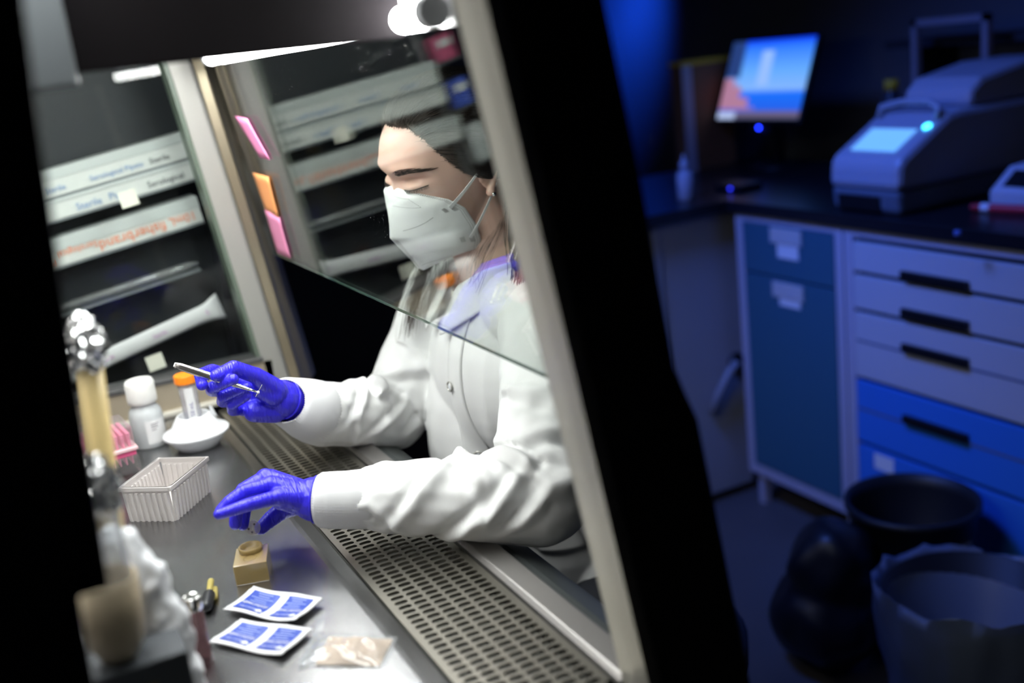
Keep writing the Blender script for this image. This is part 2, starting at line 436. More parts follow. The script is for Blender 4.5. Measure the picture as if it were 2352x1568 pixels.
MB().lathe([(0.002, 0), (0.004, 0.001), (0.0138, 0.016), (0.0142, 0.076), (0.0132, 0.076), (0.0128, 0.017), (0.003, 0.003)], (fx, fyy, zb), 24).build('tube_body', clear('tube_plastic', (0.93, 0.93, 0.95), 1.35, 0.1, 0.22, (0.75, 0.75, 0.78)), ct, smooth=True)
cap = MB()
n = 30
rows = []
for z, r in ((0.074, .0165), (0.076, .0172), (0.086, .0172), (0.0875, .0165)):
    rows.append([(fx + (r + (0.0004 if k % 2 else 0)) * math.cos(2 * PI * k / n), fyy + (r + (0.0004 if k % 2 else 0)) * math.sin(2 * PI * k / n), zb + z) for k in range(n)])
cap.grid(rows, True); cap.add([p for p in rows[-1]], [tuple(range(n))]); cap.add([p for p in rows[0]], [tuple(range(n))[::-1]])
cap.build('screw_cap', mat('orange_plastic', (0.90, 0.24, 0.01), 0.45), ct)
lab = []
for z in (0.018, 0.068):
    lab.append([(fx + 0.0146 * math.cos(a), fyy + 0.0146 * math.sin(a), zb + z) for a in [PI * 0.82 + PI * 0.30 * k / 8 for k in range(9)]])
lb = MB().grid(lab).build('label_strip', PAPER, ct)
Ml = Matrix.Translation((fx - 0.01475, fyy + 0.001, zb + 0.034)) @ Matrix.Rotation(-PI / 2, 4, 'Z') @ Matrix.Rotation(PI / 2, 4, 'X') @ Matrix.Rotation(PI / 2, 4, 'Z')
text_mesh('50 mL', 0.009, Ml, 'lettering', mat('ink_violet', (0.10, 0.09, 0.28), 0.6), lb)

# reagent bottle
bx, by = 1.722, -0.160
bt = thing('reagent_bottle', (bx, by, Z0), 'squat translucent bottle with ribbed white cap and printed label', 'bottle')
MB().lathe([(0.024, 0), (0.0262, 0.003), (0.0262, 0.050), (0.024, 0.060), (0.0185, 0.068), (0.0185, 0.074)], (bx, by, Z0), 28).build('bottle_body', mat('hdpe', (0.62, 0.65, 0.66), 0.35, trans=0.25, sss=0.0), bt, smooth=True)
rows = []
for z, r in ((0.072, .0215), (0.073, .0225), (0.106, .0220), (0.109, .0200), (0.110, .015)):
    rows.append([(bx + r * math.cos(2 * PI * k / 40), by + r * math.sin(2 * PI * k / 40), Z0 + z) for k in range(40)])
cpm = MB().grid(rows, True); cpm.add(rows[-1], [tuple(range(40))]); cpm.add(rows[0], [tuple(range(40))[::-1]])
cpo = cpm.build('screw_cap', mat('cap_white', (0.78, 0.78, 0.75), 0.5), bt, smooth=True)
for k in range(40):
    a = 2 * PI * k / 40
    MB().box((0.0, -0.0006, 0.076), (0.0007, 0.0006, 0.104), Matrix.Translation((bx, by, Z0)) @ Matrix.Rotation(a, 4, 'Z') @ Matrix.Translation((0.0221, 0, 0))).build('cap_rib', MATS['cap_white'], cpo)
lab = []
for z in (0.008, 0.046):
    lab.append([(bx + 0.0267 * math.cos(a), by + 0.0267 * math.sin(a), Z0 + z) for a in [PI * 0.92 + PI * 0.42 * k / 10 for k in range(11)]])
lb = MB().grid(lab).build('label', PAPER, bt)
for j, (zz, w) in enumerate(((0.040, 0.014), (0.037, 0.011), (0.034, 0.012), (0.030, 0.008))):
    a0 = PI * 1.02
    MB().grid([[(bx + 0.0269 * math.cos(a0 + w / 0.0267 * k / 4), by + 0.0269 * math.sin(a0 + w / 0.0267 * k / 4), Z0 + zz + d) for k in range(5)] for d in (0, 0.0012)]).build('print_line', mat('ink_grey', (0.2, 0.2, 0.22), 0.7), lb)

# pipette tip box
tx, ty = 1.640, -0.094
tb = thing('tip_box', (tx, ty, Z0), 'clear pipette tip box with a pink rack inside', 'tip box')
MT = Matrix.Translation((tx, ty, Z0)) @ Matrix.Rotation(0.10, 4, 'Z')
CLR = clear('clear_plastic', (0.93, 0.92, 0.93), 1.4, 0.05, 0.12, (0.8, 0.75, 0.76))
PINK = mat('pink_plastic', (0.72, 0.10, 0.24), 0.4)
MB().box((-0.04, -0.030, 0), (0.04, 0.05, 0.028), MT).build('box_base', CLR, tb, bevel=0.003)
MB().box((-0.038, -0.028, 0.028), (0.038, 0.048, 0.036), MT).build('rack_plate', PINK, tb, bevel=0.001)
MB().box((-0.0412, -0.0312, 0.036), (0.0412, 0.0512, 0.041), MT).build('lid_rim', mat('rim_pink', (0.75, 0.5, 0.52), 0.4), tb, bevel=0.001)
MB().box((-0.0385, -0.0285, 0.042), (0.0385, 0.0485, 0.074), MT).build('lid', CLR, tb, bevel=0.003)
tipm = MB().lathe([(0.0008, -0.02), (0.0028, 0.02), (0.0034, 0.021), (0.0034, 0.028)], (0, 0, 0), 8)
tme = None
for i in range(8):
    for j in range(8):
        if tme is None:
            o = tipm.build('pipette_tip', mat('tip_pink', (0.80, 0.25, 0.38), 0.4), tb, loc=(0, 0, 0)); tme = o.data
        else:
            o = link('pipette_tip', tme, None, tb, loc=(0, 0, 0))
        p = MT @ Vector((-0.0315 + 0.009 * i, -0.0215 + 0.009 * j, 0.034))
        o.matrix_parent_inverse = Matrix.Translation(tb.location).inverted(); o.location = p

# open ribbed white rack box
def rack():
    t = thing('rack_base', (1.41, -0.14, Z0), 'open frosted white tip rack base with ribbed walls', 'rack')
    u = Vector((0.771, -0.637, 0)); v = Vector((0.602, 0.798, 0)); v = (v - u * v.dot(u)).normalized()
    o = Vector((1.376, -0.137, Z0)); LU, LV, Hh = 0.094, 0.068, 0.050
    M = Matrix(((u.x, v.x, 0, o.x), (u.y, v.y, 0, o.y), (0, 0, 1, o.z), (0, 0, 0, 1)))
    m = mat('frosted', (0.64, 0.60, 0.58), 0.5, trans=0.15)
    fl = 0.004     # walls flare out upwards
    def wall(a, b, name):
        """one wall from a to b (plan), outward normal to the right, with ribs"""
        a = Vector((*a, 0)); b = Vector((*b, 0)); d = (b - a).normalized(); nn = Vector((d.y, -d.x, 0)); L = (b - a).length
        w = MB(); P = []
        for p in (a, b):
            for z, k in ((0, 0), (Hh, fl)):
                P += [M @ (p + nn * k + Vector((0, 0, z))), M @ (p + nn * (k - 0.0016) + Vector((0, 0, z)))]
        w.add(P, [(0, 4, 6, 2), (1, 3, 7, 5), (2, 6, 7, 3), (0, 1, 5, 4), (0, 2, 3, 1), (4, 5, 7, 6)])
        wo = w.build(name, m, t)
        nr = int(L / 0.0085)
        rm = None
        for i in range(nr):
            s = L * (i + 0.5) / nr; r = MB()
            for z0_, z1_ in ((-0.0012, Hh * 0.80),):
                c0 = a + d * s + nn * 0.0; c1 = c0 + nn * fl * 0.8
                Q = []
                for c, z in ((c0, z0_), (c1, z1_)):
                    for e, g in ((-0.0024, 0), (0.0024, 0), (0.0018, 0.0022), (-0.0018, 0.0022)):
                        Q.append(M @ (c + d * e + nn * g + Vector((0, 0, z + 0.0012))))
                r.add(Q, [(0, 1, 5, 4), (1, 2, 6, 5), (2, 3, 7, 6), (3, 0, 4, 7), (4, 5, 6, 7), (3, 2, 1, 0)])
                Q = []
                for c, z in ((c0 - nn * 0.0016, z0_ + 0.003), (c1 - nn * 0.0016, z1_)):
                    for e, g in ((-0.0024, 0), (0.0024, 0), (0.0018, -0.0012), (-0.0018, -0.0012)):
                        Q.append(M @ (c + d * e + nn * g + Vector((0, 0, z + 0.0012))))
                r.add(Q, [(4, 5, 1, 0), (5, 6, 2, 1), (6, 7, 3, 2), (7, 4, 0, 3), (7, 6, 5, 4)])
            r.build('rib', m, wo)
        return wo
    wall((0, 0), (LU, 0), 'side_wall'); wall((LU, 0), (LU, LV), 'side_wall'); wall((LU, LV), (0, LV), 'side_wall'); wall((0, LV), (0, 0), 'side_wall')
    MB().box((0.001, 0.001, 0.001), (LU - 0.001, LV - 0.001, 0.003), M).build('floor_plate', m, t)
    # rim
    rim = MB()
    a, b, h = -fl - 0.0012, 0.0022, Hh
    rim.box((a, a, h - 0.006), (LU - a, -fl + b, h), M); rim.box((a, LV + fl - b, h - 0.006), (LU - a, LV - a, h), M)
    rim.box((a, -fl + b, h - 0.006), (-fl + b, LV + fl - b, h), M); rim.box((LU + fl - b, -fl + b, h - 0.006), (LU - a, LV + fl - b, h), M)
    rim.build('rim', m, t, bevel=0.0006)
rack()

# amber resin block with a round cup
def block():
    AM = mat('amber_resin', (0.46, 0.33, 0.13), 0.22, trans=0.35, ior=1.45, var=0.05, var_scale=40, coat=0.3)
    a = Vector((1.124, -0.197, Z0)); b = Vector((1.135, -0.162, Z0))
    v = (b - a).normalized(); u = Vector((v.y, -v.x, 0)); u = u if u.x > 0 else -u
    M = Matrix(((v.x, u.x, 0, a.x), (v.y, u.y, 0, a.y), (0, 0, 1, Z0), (0, 0, 0, 1)))
    t = thing('resin_block', (1.15, -0.18, Z0), 'small amber resin block with a round cup on top', 'block')
    W, D, Hh = 0.037, 0.048, 0.024
    MB().box((0, 0, 0), (W, D, Hh), M).build('block_body', AM, t, bevel=0.0006)
    c = M @ Vector((W * 0.52, D * 0.74, Hh))
    MB().lathe([(0.0135, -0.001), (0.0138, 0.006), (0.0125, 0.0065), (0.0105, 0.006), (0.0095, 0.002), (0.0060, 0.0005), (0.0010, 0.0002)], c, 32).build('cup_ring', AM, t, smooth=True)
    c2 = M @ Vector((W * 0.52, D * 0.32, Hh))
    MB().ball(c2, (0.0075, 0.0075, 0.0012), 24, 8).build('drip_dome', AM, t, smooth=True)
block()

# alcohol swab packets
BLUE_INK = mat('swab_blue', (0.020, 0.055, 0.33), 0.45)
def swab(corn, label, dip):
    A, B, C, D = [Vector((x, y, Z0)) for x, y in corn]      # A outer near-left, B far-left, C far-right, D near-right
    t = thing('alcohol_swab_packet', (A + C) / 2, label, 'swab packet', 'alcohol swab packets')
    def P(u, v, lift=0.0):
        p = (A * (1 - u) + D * u) * (1 - v) + (B * (1 - u) + C * u) * v
        z = 0.0016 + dip * (0.0045 * (2 * v - 1) ** 2 + 0.003 * max(0, u - 0.7) ** 2 * 10 + 0.0015 * math.sin(u * 7 + v * 3)) + (0.0012 if abs(u - 0.5) > 0.07 and 0.1 < v < 0.9 else 0.0)
        return p + Vector((0, 0, z + lift))
    nU, nV = 26, 14
    MB().grid([[P(i / nU, j / nV) for i in range(nU + 1)] for j in range(nV + 1)]).build('foil_sheet', mat('swab_white', (0.66, 0.66, 0.68), 0.5), t, smooth=True, solid=0.0012)
    for u0, u1 in ((0.075, 0.455), (0.555, 0.93)):
        pn = MB().grid([[P(u0 + (u1 - u0) * i / 10, 0.12 + 0.76 * j / 10, 0.0009) for i in range(11)] for j in range(11)]).build('printed_panel', BLUE_INK, t, smooth=True)
        # lettering reads from the far side; mapped on to the bent sheet
        def lay(body, uc, vc, hgt, wid):
            cu = bpy.data.curves.new('t', 'FONT'); cu.body = body; cu.size = 1.0; cu.align_x = 'CENTER'; cu.align_y = 'CENTER'; cu.resolution_u = 2
            o = bpy.data.objects.new('t', cu); COL.objects.link(o)
            me = bpy.data.meshes.new_from_object(o.evaluated_get(bpy.context.evaluated_depsgraph_get())); bpy.data.objects.remove(o, do_unlink=True)
            a = coords(me); ex = max(abs(a[:, 0]).max(), 1e-6)
            for q in a:
                p = P(uc - q[0] / ex * wid / 2, vc - q[1] * hgt, 0.0014); q[:] = p
            set_coords(me, a); link('lettering', me, PAPER, pn)
        w = u1 - u0; uc = (u0 + u1) / 2
        lay('alcohol swabs', uc, 0.42, 0.16, w * 0.92)
        lay("Member's Mark", uc - 0.05 * w, 0.24, 0.085, w * 0.60)
        for vv, ww in ((0.53, 0.6), (0.60, 0.45), (0.67, 0.8), (0.74, 0.4), (0.81, 0.55)):
            MB().grid([[P(uc + w * ww * (i / 4 - 0.5), vv + d, 0.0013) for i in range(5)] for d in (0, 0.016)]).build('print_line', mat('print_pale', (0.35, 0.42, 0.70), 0.6), pn)
        du = uc + 0.36 * w
        MB().add([P(du, 0.15, .0014), P(du + 0.05, 0.22, .0014), P(du, 0.29, .0014), P(du - 0.05, 0.22, .0014)], [(0, 1, 2, 3)]).build('diamond_mark', PAPER, pn)
swab([(1.079, -0.135), (1.110, -0.176), (1.029, -0.231), (1.000, -0.192)], 'alcohol swab double packet nearer the amber block', 1.0)
swab([(1.023, -0.108), (1.048, -0.147), (0.977, -0.204), (0.947, -0.163)], 'alcohol swab double packet beside the clear bag', 0.7)

# clear bag with tan powder
def bag():
    t = thing('zip_bag', (0.925, -0.225, Z0), 'small clear zip bag holding tan powder', 'bag')
    A, B, C, D = [Vector((x, y, Z0)) for x, y in ((0.927, -0.173), (0.975, -0.203), (0.914, -0.272), (0.872, -0.240))]
    def P(u, v): return (A * (1 - u) + D * u) * (1 - v) + (B * (1 - u) + C * u) * v
    R = random.Random(3); f = []; pw = []
    for j in range(21):
        r1 = []; r2 = []
        for i in range(31):
            u, v = i / 30, j / 20; e = min(1, 4 * min(u, 1 - u)) * min(1, 4 * min(v, 1 - v))
            h = 0.011 * math.sin(PI * min(1, u * 1.05)) ** 0.7 * math.sin(PI * v) ** 0.7 if 0 < u < 1 and 0 < v < 1 else 0
            n_ = noise.noise(Vector((u * 7, v * 5, 1.3))) + 0.5 * noise.noise(Vector((u * 16, v * 11, 4)))
            r1.append(P(u, v) + Vector((0, 0, 0.002 + h + 0.003 * n_ * e)))
            w = max(0, 1 - ((u - 0.58) / 0.36) ** 2 - ((v - 0.50) / 0.42) ** 2)
            r2.append(P(0.2 + 0.75 * u, 0.06 + 0.88 * v) + Vector((0, 0, 0.0012 + 0.0085 * max(0, 1 - (2 * u - 1) ** 2 - (2 * v - 1) ** 2) ** 0.6 * (0.8 + 0.4 * n_))))
        f.append(r1); pw.append(r2)
    MB().grid(pw).build('powder', mat('tan_powder', (0.50, 0.38, 0.28), 0.9, var=0.12, var_scale=300, bump=0.5, bump_scale=900), t, smooth=True)
    MB().grid(f).build('film', clear('bag_film', (0.95, 0.96, 0.97), 1.5, 0.08, 0.15, (0.85, 0.87, 0.9)), t, smooth=True)
    z = MB(); z.tube([P(0.02, 0.0) + Vector((0, 0, 0.003)), P(0.04, 1.0) + Vector((0, 0, 0.004))], 0.0012, 6)
    z.tube([P(0.06, 0.0) + Vector((0, 0, 0.003)), P(0.08, 1.0) + Vector((0, 0, 0.004))], 0.0012, 6)
    z.build('zip_strip', MATS['bag_film'], t)
    MB().add([P(0.02, 1.0) + Vector((0, 0, .004)), P(0.12, 1.0) + Vector((0, 0, .005)), P(0.13, 1.18) + Vector((0, 0, .012)), P(0.05, 1.2) + Vector((0, 0, .015))], [(0, 1, 2, 3)]).build('folded_corner', MATS['bag_film'], t, solid=0.0004)
bag()

# glass vial with metal cap, and dropper with black bulb
vx, vy = 0.996, -0.098
vt = thing('glass_vial', (vx, vy, Z0), 'slim pink-tinted glass vial with shiny metal cap', 'vial')
MB().lathe([(0.0078, 0), (0.0084, 0.001), (0.0084, 0.056), (0.006, 0.059)], (vx, vy, Z0), 24).build('vial_body', clear('pink_glass', (0.62, 0.45, 0.47), 1.45, 0.02, 0.25, (0.35, 0.2, 0.22)), vt, smooth=True)
MB().lathe([(0.0088, 0.058), (0.009, 0.059), (0.009, 0.071), (0.0085, 0.0725), (0.0075, 0.072)], (vx, vy, Z0), 28).build('metal_cap', mat('chrome', (0.75, 0.75, 0.74), 0.12, 1.0), vt, smooth=True)
dt = thing('dropper', (1.115, -0.128, Z0 + 0.005), 'small dropper with black rubber bulb and amber tip', 'dropper')
a = Vector((1.096, -0.121, Z0 + 0.0075)); b = Vector((1.118, -0.1285, Z0 + 0.0078))
MB().capsule(a, b, 0.0062, 0.0068, 20).build('rubber_bulb', mat('black_rubber', (0.012, 0.013, 0.015), 0.45), dt, smooth=True)
MB().capsule(b, b + Vector((0.026, -0.008, 0.0030)), 0.0034, 0.0040, 14).build('dropper_tip', mat('amber_glass', (0.60, 0.50, 0.16), 0.15, trans=0.5), dt, smooth=True)
MB().capsule(Vector((1.117, -0.134, Z0 + 0.004)), Vector((1.137, -0.1385, Z0 + 0.004)), 0.0034, 0.0034, 14).build('spare_tip', MATS['amber_glass'], dt, smooth=True)

# near-left: tissue box, cup, foil-capped tubes
tbx = thing('tissue_box', (0.84, -0.02, Z0), 'dark grey tissue box with white tissue pulled out', 'tissue box')
MBX = Matrix.Translation((0.790, -0.067, Z0))
MB().box((0, 0, 0), (0.045, 0.105, 0.128), MBX).build('carton', mat('carton_grey', (0.055, 0.062, 0.072), 0.6), tbx, bevel=0.002)
MB().box((-0.0006, 0.026, 0.055), (0.0, 0.068, 0.110), MBX).build('printed_patch', mat('patch_olive', (0.16, 0.12, 0.04), 0.7), tbx)
tis = MB()
for c_, r_ in (((0.872, -0.036, 1.066), (0.026, 0.024, 0.046)), ((0.874, -0.050, 1.042), (0.026, 0.022, 0.046)), ((0.874, -0.056, 1.000), (0.026, 0.024, 0.048)), ((0.874, -0.060, 0.952), (0.026, 0.022, 0.048)), ((0.870, -0.026, 1.000), (0.024, 0.036, 0.060)), ((0.870, -0.036, 0.945), (0.026, 0.040, 0.044))): tis.ball(c_, r_)
tme_ = fuse(tis, 0.0035, 2)
a_ = coords(tme_); n_ = normals(tme_)
for i in range(len(a_)):
    q = Vector(a_[i]); a_[i] += n_[i] * (0.008 * (0.4 - 1.3 * abs(noise.noise(q * 34))) + 0.003 * noise.noise(q * 90))
a_[:, 2] = np.maximum(a_[:, 2], Z0 + 0.0015); a_[:, 0] = np.maximum(a_[:, 0], 0.8365)
set_coords(tme_, a_)
link('tissue', tme_, mat('tissue_white', (0.86, 0.87, 0.90), 0.85, bump=0.2, bump_scale=60), tbx, smooth=True)
cupo = thing('tan_cup', (0.812, -0.018, Z0 + 0.128), 'tan plastic cup standing on the tissue box', 'cup')
MC = Matrix.Translation((0.812, -0.019, Z0 + 0.129)) @ Matrix.Rotation(0.06, 4, 'X')
co_ = MB().lathe([(0.004, 0.0), (0.014, 0.0025), (0.0205, 0.014), (0.0225, 0.034), (0.0225, 0.068), (0.0212, 0.068), (0.0208, 0.034), (0.0175, 0.016), (0.002, 0.005)], (0, 0, 0), 32).build('cup_body', mat('tan_plastic', (0.50, 0.41, 0.28), 0.4), cupo, smooth=True, loc=(0, 0, 0))
place(co_, cupo, MC)
FOIL = mat('foil', (0.90, 0.91, 0.91), 0.14, 1.0)
def foil_cap(c, r, h, parent, seed):
    mb = MB(); mb.ball((0, 0, 0), (r, r, h), 44, 30)
    me = bpy.data.meshes.new('foil'); me.from_pydata(mb.v, [], mb.f); me.update()
    a = coords(me)
    for p in a:
        q = Vector(p) * 160 + Vector((seed, 0, 0))
        k = 1 + 0.30 * noise.noise(q) + 0.26 * noise.noise(q * 2.3) + 0.12 * noise.noise(q * 5)
        if p[2] > 0: k *= 1 - 0.3 * (p[2] / h)
        p[0] *= k; p[1] *= k; p[2] *= 1 + 0.15 * noise.noise(q * 1.3)
    a += np.array(c); set_coords(me, a)
    return link('foil_cap', me, FOIL, parent)
t1 = thing('foil_capped_tube', (0.925, -0.024, Z0), 'tall yellow tube with crumpled foil cap, farther left', 'tube', 'foil capped tubes')
MB().tube([(0.925, -0.024, Z0 + 0.001), (0.925, -0.052, Z0 + 0.345)], 0.0105, 20).build('tube_body', mat('yellow_tube', (0.66, 0.50, 0.22), 0.35), t1, smooth=True)
foil_cap((0.925, -0.052, Z0 + 0.352), 0.0155, 0.028, t1, 1.0)
t2 = thing('foil_capped_tube', (0.812, -0.026, Z0 + 0.135), 'clear glass tube with crumpled foil cap standing in tan cup', 'tube', 'foil capped tubes')
MB().lathe([(0.010, 0), (0.0118, 0.002), (0.0118, 0.115), (0.0106, 0.115), (0.0106, 0.004)], (0.812, -0.030, Z0 + 0.14), 20).build('tube_body', clear('cyl_glass', (0.90, 0.91, 0.92), 1.45, 0.02, 0.12, (0.7, 0.7, 0.72)), t2, smooth=True)
foil_cap((0.812, -0.032, Z0 + 0.268), 0.0165, 0.027, t2, 4.0)

# ---------------------------------------------------------------- rack of pipette boxes behind the far window
rk = thing('pipette_rack', (2.02, -0.2, 0.0), 'dark metal rack with slanting shelves beyond the far window', 'rack')
RKM = mat('rack_metal', (0.26, 0.28, 0.29), 0.4, 0.7)
for y in (0.042, -0.375):
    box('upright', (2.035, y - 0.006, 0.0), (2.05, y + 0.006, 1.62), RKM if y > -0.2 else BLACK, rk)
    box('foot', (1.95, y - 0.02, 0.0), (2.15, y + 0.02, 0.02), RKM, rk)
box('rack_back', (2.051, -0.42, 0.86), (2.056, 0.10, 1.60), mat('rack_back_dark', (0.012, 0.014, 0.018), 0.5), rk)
TILT = math.atan(0.14)
def shelf_M(yr, zr): return Matrix.Translation((1.975, yr, zr)) @ Matrix.Rotation(-TILT, 4, 'X')   # local +y runs back and down, origin at the right end
def shelf(yr, zr, L):
    MB().box((0.0, 0.0, -0.004), (0.06, L, -0.0005), shelf_M(yr, zr)).build('shelf', RKM, rk)
CARD = mat('carton_white', (0.56, 0.57, 0.55), 0.6, var=0.05, var_scale=12)
BLUEINK = mat('ink_blue', (0.16, 0.26, 0.48), 0.7)
ORINK = mat('ink_orange', (0.72, 0.20, 0.08), 0.7)
BLKINK = mat('ink_black', (0.05, 0.05, 0.06), 0.7)
def carton(yr, zr, L, h, label, texts, lid=0.010):
    M = shelf_M(yr, zr)
    t = thing('pipette_carton', M @ Vector((0.03, L / 2, 0)), label, 'carton', 'long pipette cartons in the rack')
    b = MB().box((0, 0, 0), (0.055, L, h), M).build('carton_body', CARD, t, bevel=0.001)
    MB().box((-0.0015, -0.001, h - lid), (0.056, L + 0.001, h + 0.001), M).build('carton_lid', mat('carton_lid', (0.46, 0.48, 0.47), 0.6), t, bevel=0.001)
    for body, size, y, z, m, flip in texts:
        # printed on the face towards the window (local -x); reads along -y
        T = M @ Matrix.Translation((-0.0022, y, z)) @ Matrix.Rotation(-PI / 2, 4, 'Z') @ Matrix.Rotation(PI / 2, 4, 'X')
        if flip: T = T @ Matrix.Rotation(PI, 4, 'Z')
        text_mesh(body, size, T, 'lettering', m, b)
    return t
carton(-0.352, 1.322, 0.385, 0.044, 'topmost white pipette carton in the rack', [('Serological Pipets', 0.013, 0.13, 0.012, BLUEINK, False), ('Sterile', 0.014, 0.055, 0.012, BLKINK, False), ('Sterile', 0.014, 0.235, 0.012, BLUEINK, False), ('Pipets', 0.014, 0.32, 0.012, BLUEINK, False)], 0.016)
shelf(-0.352, 1.322, 0.39)
carton(-0.356, 1.284, 0.39, 0.033, 'white pipette carton with blue print, second from top', [('Serological', 0.015, 0.055, 0.012, BLKINK, False), ('Pipets', 0.017, 0.135, 0.012, BLUEINK, False), ('Sterile', 0.017, 0.19, 0.011, BLUEINK, False)], 0.006)
shelf(-0.356, 1.284, 0.39)
carton(-0.352, 1.206, 0.39, 0.046, 'white pipette carton printed in orange, below the others', [('10mL', 0.022, 0.035, 0.016, ORINK, True), ('fisherbrand', 0.026, 0.125, 0.014, ORINK, True), ('Serological', 0.016, 0.22, 0.020, ORINK, True), ('Pipet', 0.014, 0.275, 0.010, ORINK, True)], 0.020)
shelf(-0.352, 1.206, 0.39)
# clear sleeve and white pouch below
M4 = shelf_M(-0.330, 1.122)
slv = thing('pipette_sleeve', M4 @ Vector((0, 0.12, 0)), 'clear plastic sleeve with a glass pipette lying in the rack', 'pipette')
MB().tube([M4 @ Vector((0.02, 0.004, 0.008)), M4 @ Vector((0.02, 0.25, 0.008))], 0.0042, 12).build('glass_rod', clear('rod_glass', (0.8, 0.82, 0.83), 1.6, 0.05, 0.25, (0.7, 0.7, 0.7)), slv, smooth=True)
MB().tube([M4 @ Vector((0.02, -0.002, 0.008)), M4 @ Vector((0.02, 0.02, 0.008)), M4 @ Vector((0.02, 0.26, 0.008))], [0.003, 0.0075, 0.0075], 12).build('sleeve', clear('sleeve_film', (0.85, 0.87, 0.88), 1.6, 0.12, 0.18, (0.6, 0.6, 0.6)), slv, smooth=True)
shelf(-0.330, 1.122, 0.28)
M5 = shelf_M(-0.356, 1.034) @ Matrix.Rotation(-0.10, 4, 'X')
rows = []
for i in range(25):
    u = i / 24; L = 0.30; row = []
    w = 0.015 if u > 0.1 else 0.015 + 0.010 * (1 - u / 0.1)
    for k in range(7):
        v = k / 6 * 2 - 1
        row.append(M5 @ Vector((-0.004 - 0.004 * (1 - v * v) * (u > .08), u * L, 0.015 + v * w)))
    rows.append(row)
po = tag(MB().grid(rows).build('pipette_pouch', mat('pouch', (0.60, 0.59, 0.60), 0.5, var=0.05), None, smooth=True, solid=0.004), 'white paper pouch with purple print lying lowest in rack', 'pouch')
for y, s, tx_ in ((0.028, 0.012, '5'), (0.12, 0.010, 'Sterile'), (0.22, 0.010, 'Sterile')):
    T = M5 @ Matrix.Translation((-0.0112, y, 0.015)) @ Matrix.Rotation(-PI / 2, 4, 'Z') @ Matrix.Rotation(PI / 2, 4, 'X')
    text_mesh(tx_, s, T, 'lettering', mat('ink_purple', (0.42, 0.12, 0.42), 0.7), po)
shelf(-0.356, 1.030, 0.32)
# small packets on the rack's end shelves
for z0, hgt, col, nm, lb in ((1.300, 0.050, (0.55, 0.10, 0.20), 'pink_packet', 'pink packet at the far end of the pipette rack'), (1.205, 0.055, (0.05, 0.10, 0.50), 'blue_packet', 'blue packet at the far end of the pipette rack'), (1.090, 0.075, (0.60, 0.62, 0.62), 'white_packet', 'white packet at the far end of the pipette rack')):
    box('end_shelf', (1.985, 0.049, z0 - 0.004), (2.050, 0.100, z0), RKM, rk)
    t = thing(nm, (2.01, 0.074, z0), lb, 'packet', 'packets on the rack end')
    box('wrapper', (1.990, 0.052, z0), (2.035, 0.096, z0 + hgt), mat('wrap_' + nm, col, 0.5), t, bevel=0.004)
    box('front_label', (1.9885, 0.060, z0 + hgt * 0.55), (1.9900, 0.088, z0 + hgt * 0.85), PAPER, t)
# paper tags stuck on the outside of the far window
TAGM = mat('tag_paper', (0.62, 0.60, 0.52), 0.7)
for (y0, z0), (y1, z1), lb in (((-0.205, 1.289), (-0.236, 1.262), 'cream paper tag stuck under the pipette cartons'), ((-0.196, 1.008), (-0.222, 0.977), 'cream paper tag low on the far window')):
    Mt = Matrix.Translation((1.8785, (y0 + y1) / 2, (z0 + z1) / 2)) @ Matrix.Rotation(-TILT * 1.1, 4, 'X')
    tag(MB().box((0, -0.0145, -0.0135), (0.0012, 0.0145, 0.0135), Mt).build('paper_tag', TAGM), lb, 'tag', 'paper tags on the far window')
# ---------------------------------------------------------------- lab bench across the aisle
FRAME = mat('bench_frame', (0.42, 0.40, 0.46), 0.5)
TEAL = mat('teal_laminate', (0.035, 0.12, 0.17), 0.45)
PALE = mat('pale_laminate', (0.46, 0.46, 0.50), 0.45)
BLUEL = mat('blue_laminate', (0.03, 0.18, 0.60), 0.45)
SLAB = mat('bench_slab', (0.010, 0.010, 0.013), 0.3)
HANDLE = mat('handle_black', (0.006, 0.006, 0.008), 0.4)
LABELM = mat('label_holder', (0.50, 0.48, 0.46), 0.5)
FY = -1.93
def frame_box(t, x0, x1, z0, z1):
    """open steel frame round a cabinet front"""
    w = 0.030
    box('carcass', (x0 + 0.005, FY - 0.60, z0 + 0.005), (x1 - 0.005, FY - 0.022, z1 - 0.005), mat('carcass_dark', (0.02, 0.022, 0.03), 0.7), t)
    for a, b in (((x0, z0), (x0 + w, z1)), ((x1 - w, z0), (x1, z1)), ((x0 + w, z1 - 0.022), (x1 - w, z1)), ((x0 + w, z0), (x1 - w, z0 + 0.03))):
        box('frame_rail', (a[0], FY - 0.022, a[1]), (b[0], FY, b[1]), FRAME, t)
u1 = thing('base_cabinet', (2.26, FY - 0.3, 0.0), 'teal lab base cabinet with one drawer above a door', 'cabinet')
frame_box(u1, 2.040, 2.470, 0.105, 0.912)
for n_, z0, z1 in (('drawer_front', 0.744, 0.886), ('door', 0.140, 0.738)):
    d = box(n_, (2.072, FY - 0.018, z0), (2.438, FY + 0.002, z1), TEAL, u1, bevel=0.002)
    zc = 0.862 if n_ == 'drawer_front' else 0.708
    box('label_holder', (2.190, FY + 0.002, zc - 0.022), (2.315, FY + 0.007, zc + 0.022), LABELM, d, bevel=0.001)
    box('paper_label', (2.205, FY + 0.002, zc - 0.062 if n_ == 'drawer_front' else zc - 0.045), (2.290, FY + 0.004, zc - 0.022), PAPER, d)
for x in (2.055, 2.435): box('cabinet_leg', (x - 0.012, FY - 0.04, 0.0), (x + 0.012, FY - 0.015, 0.105), FRAME, u1)
u2 = thing('drawer_cabinet', (1.55, FY - 0.3, 0.0), 'wide lab drawer cabinet with pale upper and blue lower drawers', 'cabinet')
frame_box(u2, 1.00, 2.036, 0.105, 0.912)
